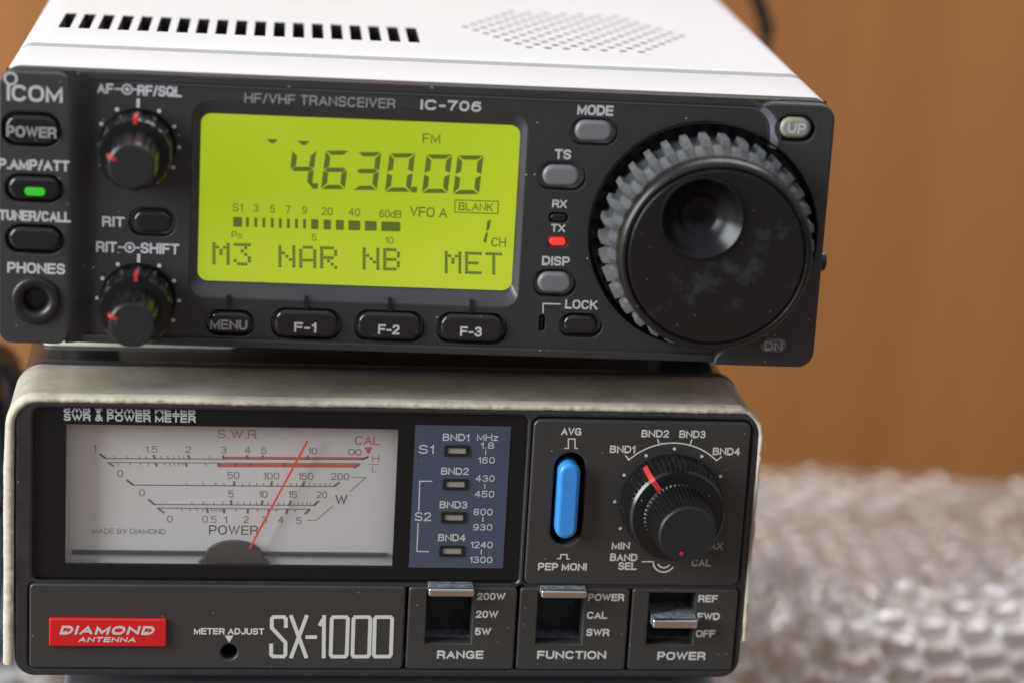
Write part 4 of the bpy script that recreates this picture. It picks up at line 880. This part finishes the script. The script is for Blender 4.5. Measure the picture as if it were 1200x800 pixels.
# ================================================================== WHAT LIES AROUND
gleam_strip = plate([rr(3.5, 39.4, 46.0, 100.0, 2)], 0, 0.7, 0.2, M['gleam'])     # added strip standing in for light in the gap; built upright, laid flat
gleam_strip.v = [(a, b, 61.15-y) for a, y, b in gleam_strip.v]
po = gleam_strip.build('gap_gleam_strip', None, 40); tag(po, 'added thin cream strip standing in for light in the gap between the two devices', 'gleam_strip')
bx = empty('metal_box', (80, 0, -75)); tag(bx, 'grey painted metal box underneath the power meter, mostly cut off by the frame', 'box')
g = plate([rr(10, -75, 152.3, -4.0, 1.5)], -14, 150, 0.6, M['box_grey']); g.v = [(a-80, b, c+75) for a, b, c in g.v]; g.build('case', bx, 40)
g = MB()
for i in range(9): g.box(-60+i*14, -14.3, 16, -52+i*14, -13.6, 56, M['slot'])
g.build('front_vents', bx, 0)
for fx in (-60, 60):
    for fy in (0, 130): MB().lathe((0, 0), [(5, 0), (5, 1.5)], M['rubber'], 16, True).build('foot', bx).matrix_local = Matrix.Translation((fx*MM, fy*MM, 1.5*MM)) @ Matrix.Rotation(R(-90), 4, 'X')

# bubble wrap: crumpled sheets of clear film with round air cells
def wrap_sheet(name, label, x0, x1, y0, y1, hf, step, pitch=11.6, rb=5.25, hb=2.3):
    nx = int((x1-x0)/step)+1; ny = int((y1-y0)/step)+1; vs = []; dome = []
    for j in range(ny):
        for i in range(nx):
            x = x0+i*step; y = y0+j*step
            h0 = hf(x, y)
            # the cells sit in a skewed grid that slides a little with the crumple
            xq = x*0.92-(y+0.55*h0)*0.39; yq = x*0.39+(y+0.55*h0)*0.92; xs = xq+4.5*math.sin(yq*.045+.4)+2*math.sin(yq*.021); ys = yq+4.0*math.sin(xq*.05)+2*math.sin(xq*.017+1)
            rw = round(ys/(pitch*.866)); off = (rw & 1)*pitch/2; cxk = round((xs-off)/pitch)*pitch+off
            best = 1e9
            for dr in (-1, 0, 1):
                r2 = rw+dr; of = (r2 & 1)*pitch/2; cx_ = round((xs-of)/pitch)*pitch+of; d2 = (xs-cx_)**2+(ys-r2*pitch*.866)**2
                if d2 < best: best = d2; key_ = (cx_, r2)
            rnd_ = math.sin(key_[0]*12.9898+key_[1]*78.233)*43758.5453; rnd_ -= math.floor(rnd_)
            amp = hb*(0.55+0.45*rnd_)
            b = amp*(1-(best/(rb*rb))**1.6) if best < rb*rb else 0; dome.append(best < rb*rb*0.9)
            tilt = (rnd_-0.5)*0.10*math.sqrt(best)*(1 if best < rb*rb else 0)
            vs.append((x, y, -75+h0+b+tilt))
    mb = MB(); mb.add(vs, [(j*nx+i, j*nx+i+1, (j+1)*nx+i+1, (j+1)*nx+i) for j in range(ny-1) for i in range(nx-1)], M['film'])
    mb.idx(M['film_seam']); mb.mi = [0 if sum(dome[k] for k in f) > 2 else 1 for f in mb.f]
    o = mb.build(name, None, 180); tag(o, label, 'bubble wrap'); return o
def g_(t, s): return math.exp(-t*t/(2*s*s))
def ss(a, b, x): t = min(1.0, max(0.0, (x-a)/(b-a))); return t*t*(3-2*t)
def h_right(x, y):
    yy = y+5*math.sin(x*.03)+3*math.sin(x*.011+1)
    hump = 43*ss(70, 144, yy)*(1-ss(156, 200, yy))*(0.93+0.07*math.sin(x*.05))
    back = 2+4*ss(312, 336, yy)*(0.7+0.3*math.sin(x*.05+.6))*(1-0.7*ss(260, 330, x))+9*ss(285, 330, x)*ss(195, 220, yy)*(1-ss(270, 310, yy))
    h = hump+back*ss(140, 205, yy)+0.5*math.sin(x*.09+y*.05)+0.4*math.sin(x*.05-y*.11+1)
    cr = 2.4*(1-ss(192, 236, x))*ss(80, 105, yy)*(1-ss(165, 200, yy))+1.0*g_(yy-156, 9)*(1-ss(285, 320, x))
    h += cr*(math.sin(x*.42+y*.31)+math.sin(x*.29-y*.52)+0.7*math.sin(x*.77+y*.13+2*math.sin(y*.2))+0.45*math.sin(x*1.1-y*.9))
    return max(h, 0.6)
wrap_sheet('bubble_wrap', 'crumpled clear bubble wrap heaped on the table at the right behind the meter', 157, 400, 62, 345, h_right, 0.85)
def h_left(x, y): return max(0.6, 10+8*g_(y-190, 25)+2*math.sin(x*.2+y*.1)+1.5*math.sin(y*.3-x*.1))
wrap_sheet('bubble_wrap', 'strip of clear bubble wrap on the table at the left, behind the power meter', -110, 5, 100, 270, h_left, 1.4)

# coils of cable standing at the left behind the meter
def coil(name, label, cx, cy, cz, rad_, turns, rt, m, tilt, pts=46):
    o = empty(name, (cx, cy, -75)); tag(o, label, 'cable', 'cables left of the meter')
    mb = MB(); r0 = random.Random(int(cx*7+cy)); P = []
    for k in range(turns*pts+1):
        a = 2*math.pi*k/pts; jr = rad_*(1+0.05*math.sin(k*.07+cx)); xo = (k/pts-turns/2)*rt*1.7+2*math.sin(k*.11)
        P.append((xo*math.cos(tilt)+jr*math.cos(a)*math.sin(tilt), -xo*math.sin(tilt)+jr*math.cos(a)*math.cos(tilt), cz+75+jr*math.sin(a)))
    mb.tube(P, rt, m, 8); mb.build('coiled_lead', o, 60); return o
coil('cable_coil', 'dark blue coiled cable left of the meter, behind its rim', -26, 130, -22, 52, 5, 3.2, M['cable_blue'], 0.15)
coil('cable_coil', 'grey coiled cable farther back on the left, behind the dark blue coil', -34, 230, -38, 36, 4, 3.4, M['cable_grey'], 0.5)

# dark lead rising behind the transceiver
ld = empty('aerial_lead', (210, 255, -73)); tag(ld, 'thin black lead rising out of focus behind the top right of the transceiver', 'cable')
LP = [(-60, -10, 0), (-45, -5, 3), (-32, 0, 15), (-27, 0, 50), (-22, 0, 90), (-14, 0, 130), (-5, 0, 160), (-1, 0, 173), (-5, 0, 185), (-13, 0, 204), (-22, 0, 222), (-34, 0, 250)]
P = []
for k in range(len(LP)-1):                                   # smooth path through the points
    p0, p1, p2, p3 = (Vector(LP[min(max(k+j, 0), len(LP)-1)]) for j in (-1, 0, 1, 2))
    for j in range(6):
        t = j/6; P.append(0.5*((2*p1)+(p2-p0)*t+(2*p0-5*p1+4*p2-p3)*t*t+(3*p1-p0-3*p2+p3)*t**3))
MB().tube(P, 2.3, M['cable_black'], 10).build('lead', ld, 60)
